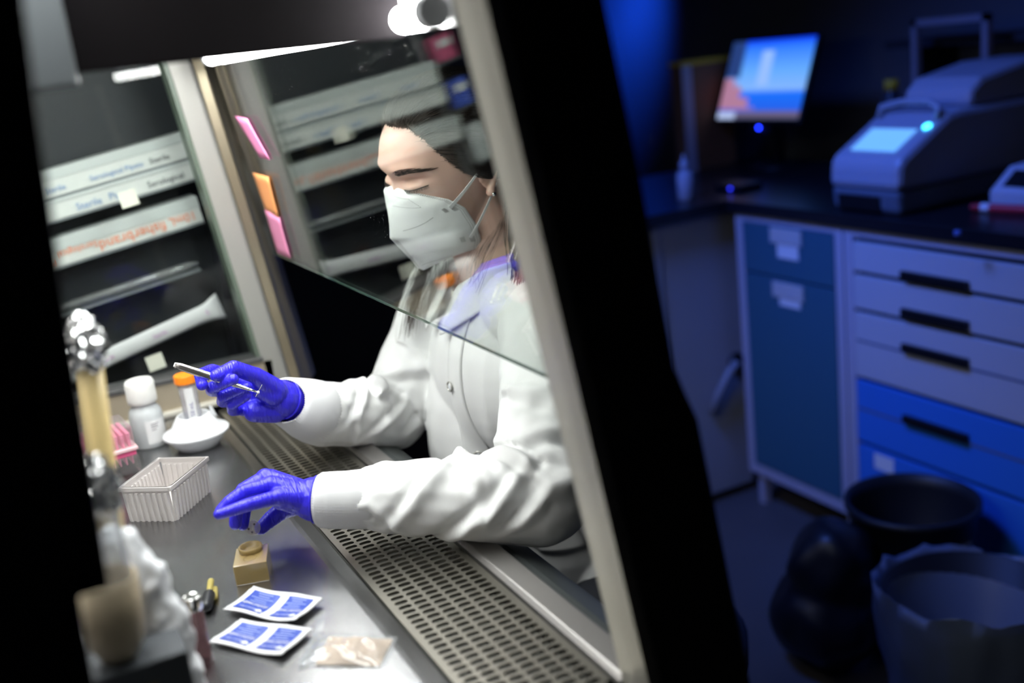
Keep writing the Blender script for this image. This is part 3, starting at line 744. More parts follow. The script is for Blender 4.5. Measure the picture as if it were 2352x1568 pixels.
for z0, z1, m, hz_ in ((0.802, 0.876, PALE, 0.815), (0.704, 0.790, PALE, 0.722), (0.520, 0.692, PALE, 0.633), (0.340, 0.508, BLUEL, 0.447), (0.140, 0.328, BLUEL, None)):
    d = box('drawer_front', (1.032, FY - 0.018, z0), (2.004, FY + 0.002, z1), m, u2, bevel=0.002)
    if hz_:
        box('handle', (1.645, FY + 0.002, hz_ - 0.012), (1.840, FY + 0.016, hz_ + 0.010), HANDLE, d, bevel=0.003)
        if z1 - z0 > 0.12: box('groove', (1.034, FY + 0.0021, hz_ - 0.018), (1.998, FY + 0.0026, hz_ - 0.012), mat('groove_grey', (0.10, 0.12, 0.20), 0.6), d)
    else:
        box('paper_label', (1.880, FY + 0.002, 0.278), (1.945, FY + 0.003, 0.320), PAPER, d)
for x in (1.02, 2.02): box('cabinet_leg', (x - 0.012, FY - 0.04, 0.0), (x + 0.012, FY - 0.015, 0.105), FRAME, u2)
wt = MB().prism([(x, y, 0.912) for x, y in ((1.0, FY + 0.012), (2.49, FY + 0.012), (2.49, -1.30), (3.20, -1.30), (3.20, -2.60), (1.0, -2.60))], (0, 0, 0.033)).build('worktop', SLAB, bevel=0.002)
tag(wt, 'black L-shaped lab worktop over the drawer cabinets', 'worktop')
wc = thing('white_cabinet', (2.8, -1.65, 0.0), 'plain white cabinet end beside the teal cabinet', 'cabinet')
WL = mat('white_laminate', (0.36, 0.37, 0.42), 0.5)
box('cabinet_body', (2.53, -1.99, 0.03), (3.15, -1.33, 0.905), WL, wc, bevel=0.004)
box('corner_strip', (2.522, -1.70, 0.04), (2.531, -1.66, 0.90), WL, wc, bevel=0.003)
MB().tube([(2.53, -1.93, 0.44), (2.50, -1.93, 0.44), (2.497, -1.90, 0.43), (2.51, -1.86, 0.36), (2.52, -1.84, 0.30)], 0.012, 8).build('hose', mat('hose_grey', (0.25, 0.26, 0.3), 0.5), wc, smooth=True)
MB().lathe([(0.028, 0), (0.030, 0.004), (0.022, 0.014)], (2.53, -1.945, 0.44), 20, Matrix.Rotation(-PI / 2, 3, 'Y')).build('knob', HANDLE, wc, smooth=True)
box('plinth', (2.56, -1.96, 0.0), (3.12, -1.36, 0.03), HANDLE, wc)

# ---------------------------------------------------------------- things on the bench
ZB = 0.945
def monitor():
    t = thing('monitor', (2.9, -2.44, ZB), 'small monitor showing a blue landscape picture', 'monitor')
    c = Vector((2.9, -2.421, 1.241)); W, Hh = 0.40, 0.269
    R = Matrix.Rotation(-3.114, 4, 'Z') @ Matrix.Rotation(-0.367, 4, 'X')
    M = Matrix.Translation(c) @ R          # local x right (seen from the front), z up, -y towards the viewer
    MB().box((-W / 2 - 0.008, 0.001, -Hh / 2 - 0.014), (W / 2 + 0.008, 0.022, Hh / 2 + 0.008), M).build('screen_case', HANDLE, t, bevel=0.003)
    # picture drawn with a procedural emission
    m = bpy.data.materials.new('screen_picture'); m.use_nodes = True; nt = m.node_tree; nt.nodes.clear()
    N = nt.nodes.new; Lk = nt.links.new
    out = N('ShaderNodeOutputMaterial'); em = N('ShaderNodeEmission'); em.inputs[1].default_value = 0.85
    tc = N('ShaderNodeTexCoord'); sp = N('ShaderNodeSeparateXYZ'); Lk(tc.outputs['Generated'], sp.inputs[0])
    ramp = N('ShaderNodeValToRGB'); e = ramp.color_ramp.elements
    e[0].position = 0.0; e[0].color = (0.06, 0.07, 0.14, 1); e[1].position = 1.0; e[1].color = (0.0, 0.03, 0.95, 1)
    for p, col in ((0.08, (0.16, 0.12, 0.22, 1)), (0.12, (0.02, 0.12, 0.8, 1)), (0.32, (0.01, 0.16, 0.95, 1)), (0.38, (0.22, 0.45, 0.95, 1)), (0.60, (0.13, 0.40, 0.98, 1)), (0.90, (0.03, 0.20, 0.98, 1))):
        k = e.new(p); k.color = col
    Lk(sp.outputs['Z'], ramp.inputs[0])
    def rng(sock, a, b, soft):
        mr = N('ShaderNodeMapRange'); mr.interpolation_type = 'SMOOTHSTEP'; mr.inputs[1].default_value = a; mr.inputs[2].default_value = a + soft
        Lk(sock, mr.inputs[0])
        mr2 = N('ShaderNodeMapRange'); mr2.interpolation_type = 'SMOOTHSTEP'; mr2.inputs[1].default_value = b; mr2.inputs[2].default_value = b + soft
        Lk(sock, mr2.inputs[0])
        s = N('ShaderNodeMath'); s.operation = 'SUBTRACT'; Lk(mr.outputs[0], s.inputs[0]); Lk(mr2.outputs[0], s.inputs[1]); return s.outputs[0]
    def mul(a, b):
        s = N('ShaderNodeMath'); s.operation = 'MULTIPLY'; Lk(a, s.inputs[0]); Lk(b, s.inputs[1]); return s.outputs[0]
    def over(base, col, fac):
        x = N('ShaderNodeMix'); x.data_type = 'RGBA'; x.inputs[7].default_value = (*col, 1); Lk(base, x.inputs[6]); Lk(fac, x.inputs[0]); return x.outputs[2]
    X, Z = sp.outputs['X'], sp.outputs['Z']
    colr = ramp.outputs[0]
    colr = over(colr, (0.30, 0.50, 0.98), mul(rng(X, 0.38, 0.52, 0.06), rng(Z, 0.40, 0.84, 0.04)))
    nz = N('ShaderNodeTexNoise'); nz.inputs['Scale'].default_value = 9.0; Lk(tc.outputs['Generated'], nz.inputs['Vector'])
    add = N('ShaderNodeMath'); add.operation = 'ADD'; ml = N('ShaderNodeMath'); ml.operation = 'MULTIPLY'; ml.inputs[1].default_value = 0.5
    Lk(nz.outputs[0], ml.inputs[0]); Lk(ml.outputs[0], add.inputs[0]); Lk(X, add.inputs[1])
    sub = N('ShaderNodeMath'); sub.operation = 'MULTIPLY_ADD'; sub.inputs[1].default_value = 0.9; Lk(Z, sub.inputs[0]); Lk(add.outputs[0], sub.inputs[2])
    colr = over(colr, (0.42, 0.20, 0.32), mul(rng(sub.outputs[0], -1.0, 0.78, 0.06), rng(Z, 0.10, 0.50, 0.05)))
    colr = over(colr, (0.02, 0.05, 0.20), mul(rng(X, -1.0, 0.15, 0.06), rng(Z, 0.50, 2.0, 0.06)))
    colr = over(colr, (0.45, 0.55, 0.85), mul(rng(X, -1.0, 0.20, 0.05), rng(Z, -1.0, 0.07, 0.03)))
    Lk(colr, em.inputs[0]); Lk(em.outputs[0], out.inputs[0])
    sc = MB().box((-W / 2, -0.002, -Hh / 2), (W / 2, 0.0, Hh / 2))
    so = sc.build('screen', m, t, loc=(0, 0, 0)); place(so, t, M)
    MB().tube([M @ Vector((0, 0.022, 0)), (2.9, -2.47, 1.15), (2.9, -2.47, ZB + 0.012)], 0.016, 10).build('stand_post', HANDLE, t, smooth=True)
    MB().lathe([(0.10, 0), (0.10, 0.006), (0.03, 0.012)], (2.9, -2.46, ZB), 28).build('stand_foot', HANDLE, t, smooth=True)
    pl = Vector((2.80, -2.36, 1.093))
    MB().ball(M @ Vector((0.03, -0.004, -Hh / 2 - 0.030)), 0.0045, 10, 6).build('power_light', mat('led_blue', (0, 0, 0), 0.5, emit=(0.01, 0.03, 1.0), emit_s=14.0), t)
    MB().box((-0.02, -0.002, -Hh / 2 - 0.05), (0.08, 0.004, -Hh / 2 - 0.014), M).build('chin', HANDLE, t)
monitor()
kb = thing('charger_dock', (2.62, -2.06, ZB), 'small dark dock with a dim blue reflection on the worktop', 'dock')
box('dock_body', (2.56, -2.11, ZB), (2.68, -2.02, ZB + 0.022), HANDLE, kb, bevel=0.004)
MB().ball((2.60, -2.018, ZB + 0.012), 0.004, 10, 6).build('dock_glint', mat('glint_dim', (0, 0, 0), 0.5, emit=(0.02, 0.03, 0.9), emit_s=4.0), kb)  # blue reflection put in as a small glowing ball

def instrument():
    t = thing('thermal_cycler', (1.985, -2.25, ZB), 'grey bench instrument with lit touchscreen and sloping front', 'instrument')
    BODY = mat('instrument_grey', (0.30, 0.31, 0.38), 0.4)
    LOW = mat('instrument_dark', (0.10, 0.12, 0.16), 0.45)
    x0, x1 = 1.868, 2.100
    def side(pts, xa, xb, nm, m, bev): return MB().prism([(xa, y, ZB + z) for y, z in pts], (xb - xa, 0, 0)).build(nm, m, t, bevel=bev)
    side([(-1.955, 0.004), (-2.58, 0.004), (-2.58, 0.062), (-1.948, 0.062)], x0 + 0.004, x1 - 0.004, 'lower_case', LOW, 0.012)
    side([(-1.945, 0.062), (-2.59, 0.062), (-2.59, 0.232), (-2.16, 0.232), (-2.12, 0.228), (-1.965, 0.142), (-1.950, 0.125)], x0, x1, 'upper_case', BODY, 0.016)
    side([(-2.20, 0.232), (-2.57, 0.232), (-2.57, 0.325), (-2.40, 0.325), (-2.24, 0.300), (-2.20, 0.270)], x0 + 0.010, x1 - 0.010, 'heated_lid', BODY, 0.014)
    # screen lies on the slope
    d = Vector((0, -2.12 + 1.965, 0.228 - 0.142)).normalized(); nrm = Vector((0, 0.486, 0.874))
    o = Vector((1.98, -1.965, ZB + 0.142))
    def S(u, v, h=0.0016): return o + Vector((u, 0, 0)) + d * v + nrm * h
    MB().prism([S(-0.070, 0.018), S(0.075, 0.018), S(0.075, 0.105), S(-0.070, 0.105)], nrm * 0.002).build('touchscreen', mat('touch_glow', (0, 0, 0), 0.3, emit=(0.13, 0.40, 1.0), emit_s=1.05), t)
    MB().lathe([(0.008, 0), (0.011, 0.001), (0.010, 0.004), (0.004, 0.005)], S(-0.090, 0.118, 0.001), 18, Vector((0, 0, 1)).rotation_difference(nrm).to_matrix()).build('power_button', mat('button_glow', (0, 0, 0), 0.3, emit=(0.05, 0.55, 1.0), emit_s=5.0), t)
    MB().tube([S(0.09, 0.15, 0.004), S(0.09, 0.17, 0.022), S(0.03, 0.18, 0.030), S(-0.06, 0.18, 0.030), S(-0.092, 0.17, 0.020), S(-0.095, 0.15, 0.004)], 0.008, 10).build('lid_handle', BODY, t, smooth=True)
    box('vent_panel', (1.93, -1.9515, ZB + 0.010), (2.07, -1.947, ZB + 0.046), HANDLE, t)
    for x in (1.89, 2.08):
        for y in (-1.98, -2.55):
            MB().lathe([(0.010, 0), (0.010, 0.006)], (x, y, ZB), 12).build('foot', HANDLE, t)
instrument()

# organiser board with a yellow edge, bottle, stand, and boxes at the back of the bench
ob = thing('document_box', (3.12, -2.32, ZB), 'brown document box with yellow top edge beside the monitor', 'box')
MB().box((3.124, -2.46, ZB), (3.195, -2.25, ZB + 0.365)).build('box_body', mat('brown_board', (0.16, 0.075, 0.03), 0.7), ob, bevel=0.002)
MB().box((3.120, -2.285, ZB), (3.124, -2.245, ZB + 0.365)).build('lit_edge', mat('lit_edge_lilac', (0.34, 0.33, 0.42), 0.6), ob)  # light on the left front edge, put into a paler colour
MB().box((3.122, -2.462, ZB + 0.365), (3.196, -2.245, ZB + 0.380)).build('yellow_edge', mat('yellow_card', (0.62, 0.40, 0.02), 0.7), ob)
sb = thing('squeeze_bottle', (2.62, -1.87, ZB), 'small pale bottle at the corner of the worktop', 'bottle')
MB().lathe([(0.022, 0), (0.025, 0.003), (0.025, 0.075), (0.012, 0.092)], (2.62, -1.87, ZB), 20).build('bottle_body', mat('bottle_pale', (0.34, 0.36, 0.46), 0.5), sb, smooth=True)
MB().lathe([(0.013, 0.092), (0.013, 0.112), (0.004, 0.118), (0.003, 0.135)], (2.62, -1.87, ZB), 16).build('bottle_cap', mat('cap_pale', (0.42, 0.44, 0.55), 0.5), sb, smooth=True)
st = thing('wire_stand', (2.35, -2.72, ZB), 'tall grey metal stand frame at the back of the bench', 'stand')
STM = mat('stand_metal', (0.30, 0.28, 0.34), 0.4, 0.3)
for x in (2.13, 2.38): box('stand_post', (x - 0.010, -2.57, ZB), (x + 0.010, -2.55, 1.385), STM, st)
box('stand_bar', (2.12, -2.57, 1.365), (2.39, -2.55, 1.385), STM, st)
box('stand_base', (2.11, -2.59, ZB), (2.41, -2.53, ZB + 0.012), STM, st)
sh = thing('wall_shelf', (1.9, -2.78, 1.36), 'dark shelf on the wall above the bench', 'shelf')
box('shelf_board', (1.25, -2.90, 1.300), (2.60, -2.66, 1.322), mat('shelf_dark', (0.02, 0.022, 0.03), 0.6), sh)
for x in (1.32, 2.52): box('bracket', (x, -2.90, 1.20), (x + 0.015, -2.70, 1.30), HANDLE, sh)
def shelf_box(x0, x1, z1, m, lb, stripe=None):
    t = thing('supply_box', ((x0 + x1) / 2, -2.78, 1.322), lb, 'box', 'boxes on the wall shelf')
    b = box('carton', (x0, -2.86, 1.322), (x1, -2.68, z1), m, t, bevel=0.003)
    if stripe:
        for z0_, z1_ in stripe: box('red_band', (x0 - 0.001, -2.861, z0_), (x1 + 0.001, -2.679, z1_), mat('red_band', (0.40, 0.02, 0.03), 0.5), t)
shelf_box(1.745, 1.90, 1.430, mat('box_navy', (0.05, 0.06, 0.14), 0.6), 'dark box with red bands on the wall shelf', ((1.335, 1.352), (1.405, 1.424)))
shelf_box(1.58, 1.735, 1.415, mat('box_black', (0.02, 0.022, 0.03), 0.6), 'plain black box on the wall shelf')
yb = thing('yellow_cap_bottle', (2.42, -2.50, ZB), 'dark bottle with a yellow cap at the back of the bench', 'bottle')
MB().lathe([(0.035, 0), (0.037, 0.004), (0.037, 0.20), (0.018, 0.235), (0.018, 0.25)], (2.42, -2.50, ZB), 20).build('bottle_body', mat('bottle_dark', (0.02, 0.03, 0.05), 0.3), yb, smooth=True)
MB().lathe([(0.021, 0.245), (0.021, 0.275)], (2.42, -2.50, ZB), 20).build('bottle_cap', mat('cap_yellow', (0.55, 0.36, 0.02), 0.5), yb, smooth=True)
# small white meter and marker pen at the right
mt = thing('bench_meter', (1.68, -2.22, ZB), 'small white sloping meter with dark display at bench edge', 'meter')
MB().prism([(1.56, y, ZB + z) for y, z in ((-2.145, 0.0), (-2.145, 0.040), (-2.215, 0.090), (-2.30, 0.095), (-2.30, 0.0))], (0.215, 0, 0)).build('meter_case', mat('meter_white', (0.42, 0.43, 0.50), 0.5), mt, bevel=0.004)
MB().prism([(1.585, y, ZB + z) for y, z in ((-2.1585, 0.0505), (-2.203, 0.0825), (-2.2025, 0.0832), (-2.158, 0.0512))], (0.165, 0, 0)).build('display', HANDLE, mt)
mk_ = thing('marker_pen', (1.70, -2.09, ZB), 'red marker pen with white cap lying on the worktop', 'pen')
a = Vector((1.600, -2.120, ZB + 0.011)); b = Vector((1.775, -2.085, ZB + 0.011)); d = (b - a)
MB().tube([a, a + d * 0.74], 0.0105, 14).build('barrel', mat('marker_red', (0.45, 0.012, 0.03), 0.5), mk_)
MB().tube([a + d * 0.74, a + d * 0.86], 0.011, 14).build('collar', mat('marker_white', (0.6, 0.6, 0.65), 0.5), mk_)
MB().tube([a + d * 0.86, b], [0.0105, 0.008], 14).build('cap', mat('marker_dred', (0.35, 0.01, 0.02), 0.5), mk_)
tag(MB().lathe([(0.006, 0), (0.008, 0.002), (0.008, 0.010), (0.003, 0.012)], (1.616, -1.856, 0.945), 14).build('bottle_top', mat('cap_blue', (0.1, 0.16, 0.45), 0.5), smooth=True), 'tiny pale bottle top near the worktop front edge', 'cap')

# ---------------------------------------------------------------- waste bins
def bin_():
    t = thing('waste_bin', (1.62, -1.72, 0.0), 'black round waste bin in front of the blue drawers', 'bin')
    BM = mat('bin_black', (0.008, 0.009, 0.012), 0.5)
    c = (1.63, -1.725, 0.0)
    MB().lathe([(0.10, 0), (0.105, 0.004), (0.140, 0.34), (0.148, 0.345), (0.148, 0.36), (0.138, 0.36), (0.134, 0.33), (0.098, 0.01)], c, 40).build('bin_body', BM, t, smooth=True)
    MB().box((1.63 - 0.148 + 0.010, -1.76, 0.285), (1.63 - 0.148 + 0.016, -1.69, 0.295)).build('bin_label', mat('bin_label', (0.12, 0.14, 0.18), 0.5), t)
    t2 = thing('lined_waste_bin', (1.28, -1.50, 0.0), 'waste bin lined with a clear blue-tinted bag', 'bin')
    c2 = (1.30, -1.53, 0.0)
    MB().lathe([(0.125, 0), (0.13, 0.004), (0.165, 0.34), (0.160, 0.34), (0.123, 0.008)], c2, 40).build('bin_body', BM, t2, smooth=True)
    rows = []
    for i in range(22):
        u = i / 21; row = []
        for k in range(72):
            a = 2 * PI * k / 72; q = Vector((math.cos(a) * 2.2, math.sin(a) * 2.2, u * 3))
            nz = noise.noise(q) * 0.6 + noise.noise(q * 2.7) * 0.4
            if u < 0.45:
                w = u / 0.45; r = 0.150 + 0.034 * w + 0.018 * nz; z = 0.10 + 0.25 * w + 0.02 * nz * w
            elif u < 0.55:
                r = 0.184 + 0.014 * nz; z = 0.355 + 0.030 * nz + 0.02 * math.sin(a)
            else:
                w = (u - 0.55) / 0.45; r = 0.178 - 0.085 * w + 0.02 * nz; z = 0.350 - 0.16 * w + 0.035 * nz + 0.02 * math.sin(a)
            row.append((c2[0] + r * math.cos(a), c2[1] + r * math.sin(a), z))
        rows.append(row)
    MB().grid(rows, True).build('bag_liner', mat('bag_liner', (0.16, 0.20, 0.30), 0.35, alpha=0.75), t2, smooth=True)
    t3 = thing('floor_sack', (1.76, -1.50, 0.0), 'dark slumped sack on the floor beside the bins', 'sack')
    mb = MB(); mb.ball((1.68, -1.50, 0.12), (0.13, 0.12, 0.12)); mb.ball((1.67, -1.52, 0.24), (0.10, 0.10, 0.12))
    me = fuse(mb, 0.012, 6)
    a = coords(me); nn = normals(me)
    for i in range(len(a)): a[i] += nn[i] * 0.014 * noise.noise(Vector(a[i]) * 14)
    a[:, 2] = np.maximum(a[:, 2], 0.001); set_coords(me, a)
    link('sack_body', me, mat('sack_black', (0.007, 0.008, 0.012), 0.4), t3, smooth=True)
bin_()
# ---------------------------------------------------------------- person at the cabinet
from mathutils.bvhtree import BVHTree
SKIN = mat('skin', (0.79, 0.50, 0.41), 0.42, sss=0.18, var=0.07, var_scale=45, bump=0.10, bump_scale=900)
COAT = mat('coat_cloth', (0.68, 0.68, 0.675), 0.85, var=0.02, var_scale=30, bump=0.12, bump_scale=1500, sheen=0.1)
KNIT = mat('knit_cuff', (0.66, 0.66, 0.67), 0.9)
HAIR = mat('hair_brown', (0.045, 0.031, 0.025), 0.33, var=0.3, var_scale=60)
MASKM = mat('mask_cloth', (0.90, 0.90, 0.90), 0.8, bump=0.15, bump_scale=1800)
STITCH = mat('mask_stitch', (0.34, 0.31, 0.30), 0.8)
def glove_mat():
    m = mat('nitrile_glove', (0.028, 0.018, 0.60), 0.36, spec=0.6)
    nt = m.node_tree; b = nt.nodes['Principled BSDF']
    tc = nt.nodes.new('ShaderNodeTexCoord'); mp = nt.nodes.new('ShaderNodeMapping')
    mp.inputs['Rotation'].default_value = (0.2, 0.3, 0.25); mp.inputs['Scale'].default_value = (60, 330, 60)
    nz = nt.nodes.new('ShaderNodeTexNoise'); nz.inputs['Scale'].default_value = 1.0; nz.inputs['Detail'].default_value = 2; nz.inputs['Distortion'].default_value = 0.6
    bp = nt.nodes.new('ShaderNodeBump'); bp.inputs['Strength'].default_value = 0.85; bp.inputs['Distance'].default_value = 0.0022
    nt.links.new(tc.outputs['Object'], mp.inputs[0]); nt.links.new(mp.outputs[0], nz.inputs['Vector'])
    nt.links.new(nz.outputs[0], bp.inputs['Height']); nt.links.new(bp.outputs[0], b.inputs['Normal'])
    return m
GLOVE = glove_mat()
O = Vector((1.423, -0.609, 1.297))
HF = Vector((-0.179, 0.955, -0.238)).normalized()
HU = Vector((-0.201, 0.201, 0.959)); HU = (HU - HF * HU.dot(HF)).normalized()
HL = HU.cross(HF); HL = HL if HL.x < 0 else -HL
def hd(f, l, u): return O + HF * f + HL * l + HU * u

# head shape as a radius over directions, features pushed along the facing direction
def head_mesh():
    nu, nv = 240, 170
    th = np.linspace(0, PI, nv)[:, None]; ph = np.linspace(0, 2 * PI, nu, endpoint=False)[None, :]
    D = np.stack([np.sin(th) * np.cos(ph), np.sin(th) * np.sin(ph), np.cos(th) * np.ones_like(ph)], -1).reshape(-1, 3)   # F, L, U
    def hit(c, r):
        c = np.array(c); r = np.array(r)
        a = ((D / r) ** 2).sum(1); b = -2 * (D * c / r ** 2).sum(1); k = ((c / r) ** 2).sum() - 1
        return (-b + np.sqrt(np.maximum(b * b - 4 * a * k, 0))) / (2 * a)
    r1 = hit((-0.006, 0, 0.026), (0.110, 0.0755, 0.094)); r2 = hit((0.020, 0, -0.040), (0.073, 0.060, 0.080)); r3 = hit((0.045, 0, 0.03), (0.052, 0.060, 0.062))
    k = 0.008
    R = k * np.log(np.exp(r1 / k) + np.exp(r2 / k) + np.exp(r3 / k) * 0.6)- k * 0.5
    P = D * R[:, None]
    f, l, u = P[:, 0].copy(), P[:, 1].copy(), P[:, 2].copy()
    front = np.clip((f - 0.01) / 0.04, 0, 1)
    al = np.abs(l)
    def g(l0, u0, sl, su): return np.exp(-((al - l0) / sl) ** 2 - ((u - u0) / su) ** 2)
    d = 0.0045 * g(0.028, 0.033, 0.024, 0.008) - 0.0150 * g(0.030, 0.014, 0.019, 0.010) + 0.0115 * g(0.031, 0.0075, 0.0125, 0.0080)
    d += -0.0016 * np.exp(-((u - 0.0170 + 60 * (al - 0.031) ** 2 * 0.16) / 0.0016) ** 2) * np.exp(-((al - 0.031) / 0.014) ** 2)
    d += -0.0018 * np.exp(-((u - 0.0020 - 5 * (al - 0.031) ** 2) / 0.0016) ** 2) * np.exp(-((al - 0.031) / 0.015) ** 2)
    nose = np.clip((0.016 - u) / 0.05, 0, 1.1)
    d += (0.003 + 0.004 * nose) * np.exp(-(l / (0.008 + 0.006 * nose)) ** 2) * np.clip((u + 0.052) / 0.012, 0, 1) * np.clip((0.030 - u) / 0.015, 0, 1)
    d += -0.004 * np.exp(-(l / 0.02) ** 2 - ((u - 0.012) / 0.010) ** 2) + 0.004 * g(0.046, -0.022, 0.018, 0.014) + 0.003 * np.exp(-(l / 0.03) ** 2 - ((u - 0.062) / 0.03) ** 2)
    f = f + d * front
    # temples a little hollow
    l = l * (1 - 0.05 * np.exp(-((f - 0.055) / 0.02) ** 2 - ((u - 0.035) / 0.03) ** 2))
    W = np.array(O)[None, :] + f[:, None] * np.array(HF) + l[:, None] * np.array(HL) + u[:, None] * np.array(HU)
    F = []
    for i in range(nv - 1):
        for kx in range(nu):
            k2 = (kx + 1) % nu
            F.append((i * nu + kx, (i + 1) * nu + kx, (i + 1) * nu + k2, i * nu + k2))
    return W, F
W, Fc = head_mesh()
body = MB(); body.v = [tuple(p) for p in W]; body.f = Fc
NB = Vector((1.425, -0.668, 1.115))
body.capsule(hd(-0.022, 0, -0.055), NB, 0.053, 0.058, 28)
body.capsule(hd(0.010, 0.0, -0.075), NB + Vector((-0.004, 0.012, 0.02)), 0.036, 0.044, 24)
body.capsule(NB + Vector((-0.01, 0.0, -0.02)), Vector((1.41, -0.66, 1.00)), 0.062, 0.10, 24)
for s in (-1, 1): body.capsule(Vector((1.41 + s * 0.03, -0.662, 1.095)), Vector((1.41 + s * 0.12, -0.648, 1.075)), 0.045, 0.040, 20)
# ears
for s in (-1, 1):
    body.ball(hd(-0.006, s * 0.073, -0.002), 1, 14, 10, Matrix(((HF.x * .013, HL.x * .006, HU.x * .026), (HF.y * .013, HL.y * .006, HU.y * .026), (HF.z * .013, HL.z * .006, HU.z * .026))))
    body.chain([hd(0.005, s * 0.075, -0.012), hd(0.005, s * 0.077, 0.004), hd(-0.006, s * 0.079, 0.014), hd(-0.018, s * 0.080, 0.010), hd(-0.020, s * 0.080, -0.004), hd(-0.012, s * 0.079, -0.020), hd(-0.004, s * 0.078, -0.032)], [.0032, .0032, .0035, .0038, .0036, .004, .0065])
person = thing('person', (1.41, -0.70, 0.0), 'person in white lab coat, face mask and blue gloves, working at the cabinet', 'person')
bme = fuse(body, 0.0016, 3, 0.5)
link('body', bme, SKIN, person, smooth=True)

# ---- lab coat
coat = MB()
TC = Vector((1.405, -0.660, 0.98))
coat.ball(TC, (0.165, 0.112, 0.150), 32, 20)
coat.ball((1.450, -0.672, 0.87), (0.125, 0.138, 0.20), 32, 20)
coat.ball((1.450, -0.750, 0.74), (0.118, 0.135, 0.20), 32, 20)
coat.ball((1.425, -0.840, 0.60), (0.150, 0.140, 0.15), 32, 20)
NS, FS = Vector((1.235, -0.640, 1.082)), Vector((1.570, -0.640, 1.082))
coat.capsule((1.385, -0.655, 1.085), NS, 0.060, 0.052, 24); coat.capsule((1.43, -0.655, 1.085), FS, 0.060, 0.052, 24)
near_arm = [NS, Vector((1.140, -0.580, 1.00)), Vector((1.050, -0.512, 0.936)), Vector((1.072, -0.445, 0.944)), Vector((1.100, -0.398, 0.950)), Vector((1.138, -0.340, 0.953))]
near_r = [0.064, 0.064, 0.062, 0.052, 0.047, 0.0405]
far_arm = [FS, Vector((1.565, -0.575, 0.985)), Vector((1.540, -0.505, 0.905)), Vector((1.500, -0.450, 0.932)), Vector((1.472, -0.392, 0.957)), Vector((1.460, -0.369, 0.966))]
far_r = [0.062, 0.060, 0.056, 0.049, 0.048, 0.047]
coat.chain(near_arm, near_r); coat.chain(far_arm, far_r)
# bunched cloth rolls that become folds
def roll(a, b, r, sag=0.0): 
    a = Vector(a); b = Vector(b); m_ = (a + b) / 2 + Vector((0, 0, sag)); coat.chain([a, m_, b], [r * .5, r, r * .5])
roll((1.465, -0.470, 0.972), (1.525, -0.480, 0.980), 0.013, 0.004)
cme = fuse(coat, 0.0034, 5, 0.5)
a = coords(cme); nn = normals(cme)
def seg_t(P, pts):
    """nearest parameter and distance to a polyline, vectorised"""
    best = np.full(len(P), 1e9); T = np.zeros(len(P)); acc = 0.0
    for i in range(len(pts) - 1):
        A_ = np.array(pts[i]); d = np.array(pts[i + 1]) - A_; L = np.linalg.norm(d)
        t = np.clip(((P - A_) @ d) / (L * L), 0, 1); dist = np.linalg.norm(P - A_ - t[:, None] * d, axis=1)
        k = dist < best; best[k] = dist[k]; T[k] = acc + t[k] * L; acc += L
    return T, best
tn, dn_ = seg_t(a, [tuple(p) for p in near_arm]); tf, df_ = seg_t(a, [tuple(p) for p in far_arm])
def arm_frame(P, T, pts):
    """angle round the arm, measured from the side that faces up"""
    acc = [0.0]
    for i in range(len(pts) - 1): acc.append(acc[-1] + (pts[i + 1] - pts[i]).length)
    C = np.stack([np.interp(T, acc, [p[k] for p in pts]) for k in range(3)], -1)
    d = P - C
    return np.arctan2(-d[:, 0], d[:, 2])          # 0 on top, + towards the camera side (-X)
def folds(T, TH, LST):
    D = np.zeros(len(T))
    for t0, th0, slope, wid, span, amp in LST:
        dth = np.angle(np.exp(1j * (TH - th0)))
        x = (T - t0 - slope * dth) / (wid * 0.72)
        prof = np.exp(-x * x) - 0.75 * np.exp(-((x - 1.35) / 0.8) ** 2)
        D += amp * prof * np.exp(-(dth / span) ** 4)
    return D
THn = arm_frame(a, tn, near_arm); THf = arm_frame(a, tf, far_arm)
NEAR_F = [(0.400, 0.9, 0.030, 0.016, 1.3, 0.0075), (0.355, 0.2, -0.028, 0.014, 0.9, 0.0080), (0.330, 1.4, 0.045, 0.016, 0.9, 0.0070), (0.300, 0.3, -0.040, 0.013, 0.8, 0.0085), (0.275, 1.2, 0.050, 0.015, 0.8, 0.0085),
          (0.245, 0.2, 0.040, 0.015, 0.9, 0.0090), (0.205, 1.0, -0.040, 0.018, 0.9, 0.0080), (0.165, 0.4, 0.050, 0.020, 0.9, 0.0070), (0.120, 1.1, -0.060, 0.022, 0.9, 0.0060), (0.445, 1.9, -0.03, 0.012, 0.9, 0.0045), (0.470, 0.5, 0.02, 0.010, 1.0, 0.0040), (0.360, 2.2, 0.04, 0.014, 0.8, 0.0055)]
FAR_F = [(0.340, 0.7, 0.03, 0.013, 1.0, 0.0065), (0.310, 0.2, -0.03, 0.014, 0.9, 0.0075), (0.275, 1.2, 0.05, 0.015, 0.9, 0.0070), (0.245, 0.5, -0.04, 0.014, 0.9, 0.0085), (0.215, 1.2, 0.04, 0.016, 0.9, 0.0075), (0.170, 0.8, -0.05, 0.018, 0.9, 0.0075), (0.120, 1.0, 0.05, 0.022, 0.9, 0.0060), (0.355, 1.8, -0.02, 0.010, 0.8, 0.0045)]
Dn = folds(tn, THn, NEAR_F); Df = folds(tf, THf, FAR_F)
disp = np.zeros(len(a))
